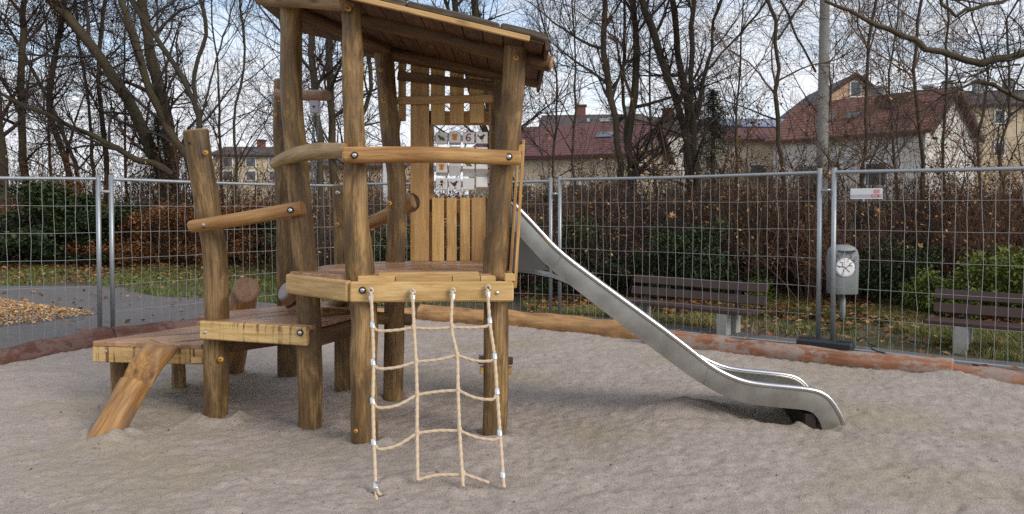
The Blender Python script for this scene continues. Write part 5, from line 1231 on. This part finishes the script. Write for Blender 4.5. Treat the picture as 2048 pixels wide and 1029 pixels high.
# stepped side: tall step post, low square post, platforms
post_px([(392, 264), (405, 350), (420, 440), (430, 510), (433, 600), (432, 720), (431, 834)], 5.66, [0.090, 0.088, 0.086, 0.090], 6, lump=0.05)
post_px([(684, 373), (688, 470), (688, 600), (686, 778)], 6.52, [0.075, 0.080, 0.085], 7, lump=0.03)
cap(676, 386, 6.435, m='steel'); cap(675, 449, 6.435, r=0.018)
cap(412, 306, 5.568, r=0.019); mb = MB(); disc(mb, at(379, 287, 5.572), (0, -1, 0), 0.010, 0.004, 12, 0.1); mb.build('drill_hole', M['hole'], TW)
cap(442, 719, 5.565)
cap(700, 674, 6.44, r=0.018)
mb = MB(); log(mb, [np.array(at(384, 453, 5.50)), np.array(at(490, 437, 5.42)), np.array(at(603, 417, 5.33))], [0.046, 0.05, 0.05], 20, 26, 0.04, 0.04, seed=32); mb.build('rail', [M['rail'], M['rail']], TW)
steelbolt(at(409, 450, 5.44)); steelbolt(at(581, 421, 5.285))
S2 = [(-2.36, 5.53), (-1.455, 5.345), (-1.15, 6.2), (-1.30, 6.85), (-1.50, 6.90), (-2.36, 6.12)]
sp2 = tag(bpy.data.objects.new('step_platform', None)); COL.objects.link(sp2); sp2.location = (-1.9, 5.9, 0.7); adopt(sp2, TW)
planks(sp2, S2, 0.715, 0.748, (1, 0.82), 0.115, M['deck'])
mb = MB(); board(mb, np.array(at(402, 660, 5.525)), np.array(at(617, 673, 5.325)), 0.135, 0.045, (0, 0, 1), 0.008, nseg=6); mb.build('fascia_board', M['board_wet'], sp2)
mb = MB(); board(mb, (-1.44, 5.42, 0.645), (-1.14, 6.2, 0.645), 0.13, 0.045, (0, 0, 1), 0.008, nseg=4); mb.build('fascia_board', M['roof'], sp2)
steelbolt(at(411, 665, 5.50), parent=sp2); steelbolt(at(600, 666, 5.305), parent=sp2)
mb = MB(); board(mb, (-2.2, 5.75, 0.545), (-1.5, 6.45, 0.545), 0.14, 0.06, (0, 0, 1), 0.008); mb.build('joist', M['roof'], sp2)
S1 = [(-3.36, 5.90), (-2.43, 5.76), (-2.24, 6.0), (-2.05, 6.75), (-2.72, 6.98)]
sp1 = bpy.data.objects.new('step_platform', None); COL.objects.link(sp1); sp1.location = (-2.8, 6.2, 0.5); adopt(sp1, TW)
planks(sp1, S1, 0.497, 0.53, (0.86, 0.5), 0.118, M['deck'])
mb = MB(); board(mb, np.array(at(188, 707, 5.93)), np.array(at(410, 712, 5.79)), 0.135, 0.045, (0, 0, 1), 0.008, nseg=6); mb.build('fascia_board', M['board_wet'], sp1)
mb = MB(); board(mb, (-3.32, 5.95, 0.43), (-2.74, 6.92, 0.43), 0.13, 0.045, (0, 0, 1), 0.008); mb.build('fascia_board', M['board_wet'], sp1)
mb = MB(); board(mb, np.array(at(386, 720, 5.74)), np.array(at(409, 720, 5.73)), 0.045, 0.07, (0, 0, 1), 0.005); mb.build('fascia_block', M['board'], sp1)
steelbolt(at(213, 703, 5.90), parent=sp1, r=0.013)
post_px([(238, 700), (240, 770), (242, 795)], 6.12, 0.068, 8, sink=0.2, name='leg')
post_px([(355, 690), (357, 740), (358, 775)], 6.55, 0.06, 9, sink=0.2, name='leg')
# log ladders
mb = MB(); log(mb, [(-2.86, 5.02, -0.12), (-2.835, 5.14, 0.0), (-2.80, 5.30, 0.18), (-2.765, 5.47, 0.36), (-2.70, 5.70, 0.535)], [0.105, 0.104, 0.104, 0.112, 0.108], 24, 60, 0.09, 0.02, notches=((0.62, 0.84, -0.45, 0.95), (0.90, 1.0, 0.9, 0.35)), seed=41, cut1=(0.15, 0.3, 1)); mb.build('climbing_log', [M['log_step'], M['log_step']], TW)
mb = MB(); log(mb, [(-2.78, 7.22, -0.1), (-2.58, 6.95, 0.45), np.array(at(492, 579, 6.66))], 0.118, 24, 24, 0.05, 0.04, seed=42, cut1=(0.45, -1.0, 0.75)); mb.build('climbing_log', [M['log_step'], M['end_red']], TW)
mb = MB(); log(mb, [np.array(at(606, 630, 5.98)), np.array(at(588, 600, 5.96)), np.array(at(569, 583, 5.9))], [0.095, 0.09, 0.075], 20, 22, 0.05, 0.04, notches=((0.4, 0.6, 0.0, 1.0),), seed=43, cut1=(-0.7, -0.7, 0.5)); mb.build('climbing_log', [M['end_red'], M['grey_end']], TW)
mb = MB(); log(mb, [np.array(at(668, 616, 6.5)), np.array(at(700, 580, 6.3))], 0.075, 18, 14, 0.05, 0.04, seed=44); mb.build('climbing_log', [M['post'], M['end_red']], TW)
# low play shelf behind the right front post
SH = thing('play_shelf', 'small wooden shelf behind the right front post near the sand', 'shelf', tuple(at(990, 740, 6.0)))
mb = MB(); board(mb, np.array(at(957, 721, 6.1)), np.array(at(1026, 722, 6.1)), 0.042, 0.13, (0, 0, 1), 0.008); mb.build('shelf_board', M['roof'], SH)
mb = MB(); board(mb, np.array(at(960, 740, 6.12)), np.array(at(1024, 741, 6.12)), 0.055, 0.10, (0, 0, 1), 0.006); mb.build('shelf_board', M['board'], SH)
mb = MB(); tube(mb, [tuple(at(957, 711, 6.12)), tuple(at(985, 711, 6.12))], 0.009, 8); mb.build('pin', M['ferrule'], SH)

# ------------------------------------------------------------------ sand hoist
HO = thing('sand_hoist', 'tall hoist post behind the tower with short log arm and hanging chains', 'hoist', tuple(gz(575, 755)))
post_px([(566, 162), (564, 250), (566, 320), (571, 420), (574, 600), (575, 754)], 6.98, [0.088, 0.09, 0.085, 0.08], 51, parent=HO, lump=0.03)
mb = MB(); log(mb, [np.array(at(556, 190, 6.9)), np.array(at(652, 191, 6.72))], 0.052, 18, 14, 0.03, 0.03, seed=52, cut1=(0.8, -0.6, 0)); mb.build('arm', [M['deck'], M['end']], HO)
for (px, py) in ((554, 182), (560, 201), (551, 231)): cap(px, py, 6.885, HO, r=0.019)
mb = MB(); c0 = at(632, 215, 6.76); box(mb, (c0.x - 0.05, 6.72, c0.z - 0.055), (c0.x + 0.035, 6.80, c0.z + 0.06), 0.006); br = mb.build('bracket', M['grey_plastic'], HO)
br.data.materials[0] = M['sign_grey']
mb = MB(); disc(mb, (c0.x - 0.01, 6.718, c0.z - 0.0), (0, -1, 0), 0.01, 0.006, 10); mb.build('bracket_bolt', M['black'], HO)
for dxp, k0 in ((626, 0), (636, 1)):
    mb = MB(); top = at(dxp, 228, 6.76)
    mb2 = MB(); tube(mb2, [tuple(top + Vector((0, 0, 0.012))), tuple(top - Vector((0, 0, 0.02)))], 0.014, 10); mb2.build('chain_stud', M['ferrule'], HO)
    z = top.z - 0.025; x = top.x; n = 0
    while z > (1.55 if k0 == 0 else 1.72):
        pts = []
        for q_ in range(10):
            a = 2 * math.pi * q_ / 10; s_ = 0.010 * math.cos(a); v_ = 0.021 * math.sin(a)
            pts.append((x + (s_ if n % 2 else s_ * 0.35), 6.76 + (0.0 if n % 2 else s_), z + v_))
        pts.append(pts[0]); tube(mb, pts, 0.0035, 5, None, False); z -= 0.031; n += 1; x -= 0.0008 * (1 + k0)
    mb.build('chain', M['galv'], HO)

# ------------------------------------------------------------------ slide
SL = thing('slide', 'stainless steel slide running down to the right from the tower', 'slide', (1.2, 5.7, 0))
NEAR, FAR = 5.45, 5.95
Lp = [(1012, 444), (1058, 494), (1100, 540), (1188, 608), (1276, 676), (1340, 724), (1388, 759), (1428, 783), (1466, 800), (1495, 808), (1524, 812), (1570, 817), (1610, 820), (1626, 826), (1637, 838), (1644, 856), (1646, 870)]
Up = [(1021, 402), (1073, 456), (1118, 506), (1223, 584), (1330, 662), (1372, 694), (1408, 723), (1428, 737), (1446, 747), (1470, 758), (1495, 766), (1530, 771), (1563, 774), (1634, 781), (1662, 798), (1686, 840), (1692, 866)]
LW = [np.array(at(*p_, NEAR)) for p_ in Lp]; UW = [np.array(at(*p_, NEAR)) for p_ in Up]
def dens(P, m_=4):
    P = np.array(P); out = [P[0]]
    for a, b in zip(P[:-1], P[1:]):
        for k in range(1, m_ + 1): out.append(a + (b - a) * k / m_)
    return np.array(out)
def smooth(P, it=3):
    for _ in range(it): P[1:-1] = P[1:-1] * 0.5 + (P[:-2] + P[2:]) * 0.25
    return P
LD, UD = smooth(dens(LW)), smooth(dens(UW)); nS = len(LD)
def side(y, sgn):
    mb = MB(); t_ = 0.004; NF = 7
    for off, face in ((0.0, 1), (t_, -1)):
        V = []
        for a, b in zip(LD, UD):
            for k in range(NF):
                f = k / (NF - 1); V.append((a[0] * (1 - f) + b[0] * f, y + off * sgn - sgn * (0.0028 * math.sin(math.pi * f) - 0.004 * f), a[2] * (1 - f) + b[2] * f))
        q = [(i * NF + k, (i + 1) * NF + k, (i + 1) * NF + k + 1, i * NF + k + 1) for i in range(nS - 1) for k in range(NF - 1)]
        if face * sgn < 0: q = [t[::-1] for t in q]
        mb.add(V, q, None, True)
    V = []
    for a in LD: V += [(a[0], y, a[2]), (a[0], y + t_ * sgn, a[2])]
    mb.add(V, [(2 * i, 2 * i + 1, 2 * i + 3, 2 * i + 2) for i in range(nS - 1)], None, False)
    mb.build('side_wall', M['stainless'], SL)
    for (i_, w_) in ((8, 0.012), (26, 0.010)):
        mb = MB(); a, b = LD[i_], UD[i_]; board(mb, (a[0], y - 0.004 * sgn, a[2]), (b[0], y - 0.001 * sgn, b[2]), w_ * 0.6, 0.009, (1, 0, 0.9), 0.002); mb.build('weld_seam', M['stainless'], SL)
    mb = MB(); tube(mb, [(p_[0], y + 0.008 * sgn, p_[2]) for p_ in UD], 0.02, 10); mb.build('handrail', M['tube_steel'], SL)
side(NEAR, 1); side(FAR, -1)
k_end = 12 * 4
bed = [np.array((-0.03, 0, 1.13)), np.array((0.12, 0, 1.13))] + [LD[i] + np.array((0, 0, 0.012)) for i in range(9, k_end + 1)]
tail = [np.array(at(1640, 822, NEAR)), np.array(at(1660, 830, NEAR)), np.array(at(1676, 846, NEAR)), np.array(at(1684, 868, NEAR))]
bed = smooth(np.array(bed + tail), 2)
mb = MB(); V = []
for off in (0.0, -0.006):
    for p_ in bed:
        for y in (NEAR + 0.006, (NEAR + FAR) / 2, FAR - 0.006): V.append((p_[0], y, p_[2] + off))
nB = len(bed); q = []
for i in range(nB - 1):
    for k in (0, 1):
        a = i * 3 + k; q.append((a, a + 3, a + 4, a + 1)); o_ = nB * 3; q.append((o_ + a, o_ + a + 1, o_ + a + 4, o_ + a + 3))
mb.add(V, q, None, True); mb.build('bed', M['stainless'], SL)
for y in (NEAR + 0.001, FAR - 0.001):
    mb = MB(); V = []
    tri_ = [np.array(at(1010, 440, NEAR)), np.array(at(1010, 543, NEAR)), np.array(at(1099, 541, NEAR))]
    for off in (0.0, 0.008):
        for p_ in tri_: V.append((p_[0], y + off, p_[2]))
    mb.add(V, [(0, 3, 4, 1), (1, 4, 5, 2), (2, 5, 3, 0)], [(0, 1, 2), (3, 5, 4)], False); mb.build('cheek_panel', M['cheek'], SL)
mb = MB(); p_ = at(1606, 826, NEAR); box(mb, (p_.x + 0.02, NEAR + 0.012, -0.2), (p_.x + 0.10, FAR - 0.012, p_.z - 0.012), 0.004); mb.build('foot', M['hole'], SL)  # added black block: paints the shade under the bed end, no real foot

# ------------------------------------------------------------------ climbing net
NET = thing('climbing_net', 'beige rope climbing net hanging from the front of the tower into the sand', 'climbing net', (-0.55, 4.5, 0))
def netd(py):      # depth of the net plane at an image row: hangs outward from the fascia to the sand
    return np.interp(py, [575, 605, 660, 730, 800, 870, 960, 1003], [4.86, 4.83, 4.72, 4.60, 4.47, 4.35, 4.20, 4.08])
def NP(px, py): return np.array(at(px, py, float(netd(py))))
def rope(pts, n, r=0.0105, nm='rope'):
    P = catmull(pts, n); L = np.concatenate([[0], np.cumsum(np.linalg.norm(np.diff(P, axis=0), axis=1))])
    T = np.gradient(P, axis=0); T /= np.linalg.norm(T, axis=1, keepdims=True)
    ref = np.array((0, -1., 0)); U = ref - T * (T @ ref)[:, None]; U /= np.linalg.norm(U, axis=1, keepdims=True); Vv = np.cross(T, U)
    S_ = 12; th = np.arange(S_) / S_ * 2 * np.pi; ph = L / 0.048 * 2 * np.pi / 3 * 1.0
    rad = r * (1 + 0.16 * np.abs(np.cos(1.5 * (th[None, :] - ph[:, None] * 1.0))) * 2 - 0.2)
    X = P[:, None] + U[:, None] * (rad * np.cos(th))[..., None] + Vv[:, None] * (rad * np.sin(th))[..., None]
    a = np.arange(S_); b = (a + 1) % S_
    q = np.concatenate([np.stack([k * S_ + a, k * S_ + b, (k + 1) * S_ + b, (k + 1) * S_ + a], -1) for k in range(n - 1)])
    mb = MB(); mb.add(X.reshape(-1, 3), q, [(0, k + 1, k) for k in range(1, S_ - 1)] + [((n - 1) * S_, (n - 1) * S_ + k, (n - 1) * S_ + k + 1) for k in range(1, S_ - 1)], True); return mb.build(nm, M['rope'], NET)
VR = [[(742, 584), (745, 650), (747, 728), (746, 805), (748, 886), (751, 965), (753, 1010)],
      [(825, 584), (828, 655), (832, 724), (834, 790), (834, 866), (835, 962)],
      [(905, 582), (903, 655), (914, 711), (916, 781), (919, 862), (926, 974)],
      [(975, 579), (980, 648), (989, 713), (994, 783), (1000, 868), (1006, 952), (1008, 976)]]
for vr in VR: rope([NP(*p_) for p_ in vr], 190)
HR = [[[(747, 655), (758, 662), (790, 661), (827, 656)], [(827, 656), (866, 658), (904, 655)], [(904, 655), (945, 656), (972, 653), (981, 645)]],
      [[(748, 732), (760, 738), (795, 735), (832, 724)], [(832, 724), (875, 720), (914, 711)], [(914, 711), (950, 722), (982, 722), (989, 714)]],
      [[(747, 806), (758, 816), (795, 811), (834, 790)], [(834, 790), (875, 784), (916, 781)], [(916, 781), (950, 796), (985, 799), (994, 786)]],
      [[(749, 890), (760, 899), (795, 891), (834, 867)], [(834, 867), (875, 862), (919, 862)], [(919, 862), (955, 876), (990, 880), (999, 870)]],
      [[(753, 975), (757, 986), (762, 990)], [(835, 960), (875, 951), (926, 950)], [(926, 948), (955, 958), (978, 966)]]]
for row in HR:
    for seg in row: rope([NP(*p_) for p_ in seg], 60, 0.0095, 'rung')
def ferrule(px, py, h=14):
    a_, b_ = NP(px - (1 if px < 800 else 0), py - h / 2), NP(px + (1 if px > 950 else 0), py + h / 2)
    mb = MB(); tube(mb, [a_, a_ + (b_ - a_) * 0.08, b_ - (b_ - a_) * 0.08, b_], [0.0145, 0.0165, 0.0165, 0.0145], 12); mb.build('ferrule', M['ferrule'], NET)
for (px, py) in ((743, 599), (746, 651), (747, 726), (746, 803), (748, 886), (752, 973), (826, 598), (906, 595), (976, 591), (979, 642), (989, 714), (994, 784), (999, 867), (1005, 951)): ferrule(px, py)
for (px, py) in ((827, 656), (904, 655), (832, 724), (914, 711), (834, 790), (916, 781), (834, 867), (919, 862), (926, 949)):
    p_ = NP(px, py); mb = MB(); tube(mb, [p_ + np.array((0, 0, 0.022)), p_, p_ - np.array((0, 0, 0.022))], [0.013, 0.0165, 0.013], 10, 5); mb.build('knot', M['rope'], NET)
for (px, py) in ((742, 583), (825, 585), (905, 583), (975, 577)):
    p_ = np.array(at(px, py, 4.885 if px < 800 else 4.91 if px < 870 else 4.93 if px < 950 else 4.945))
    p_[1] -= 0.012
    mb = MB(); disc(mb, p_ + np.array((0, 0.004, 0)), (0, -1, 0), 0.019, 0.004, 14, 0.1); mb.build('anchor_hole', M['hole'], NET)
    mb = MB(); tube(mb, [p_ + np.array((-0.022, -0.012, 0)), p_ + np.array((0.0, -0.012, 0))], 0.005, 6); mb.build('pin', M['steel'], NET)
    mb = MB(); tube(mb, [p_ + np.array((0.012, -0.01, -0.05)), p_ + np.array((0.02, -0.012, -0.0)), p_ + np.array((0.004, -0.014, 0.024)), p_ + np.array((-0.012, -0.012, 0.002)), p_ + np.array((-0.006, -0.012, -0.05))], 0.009, 8, 14); mb.build('loop', M['rope'], NET)
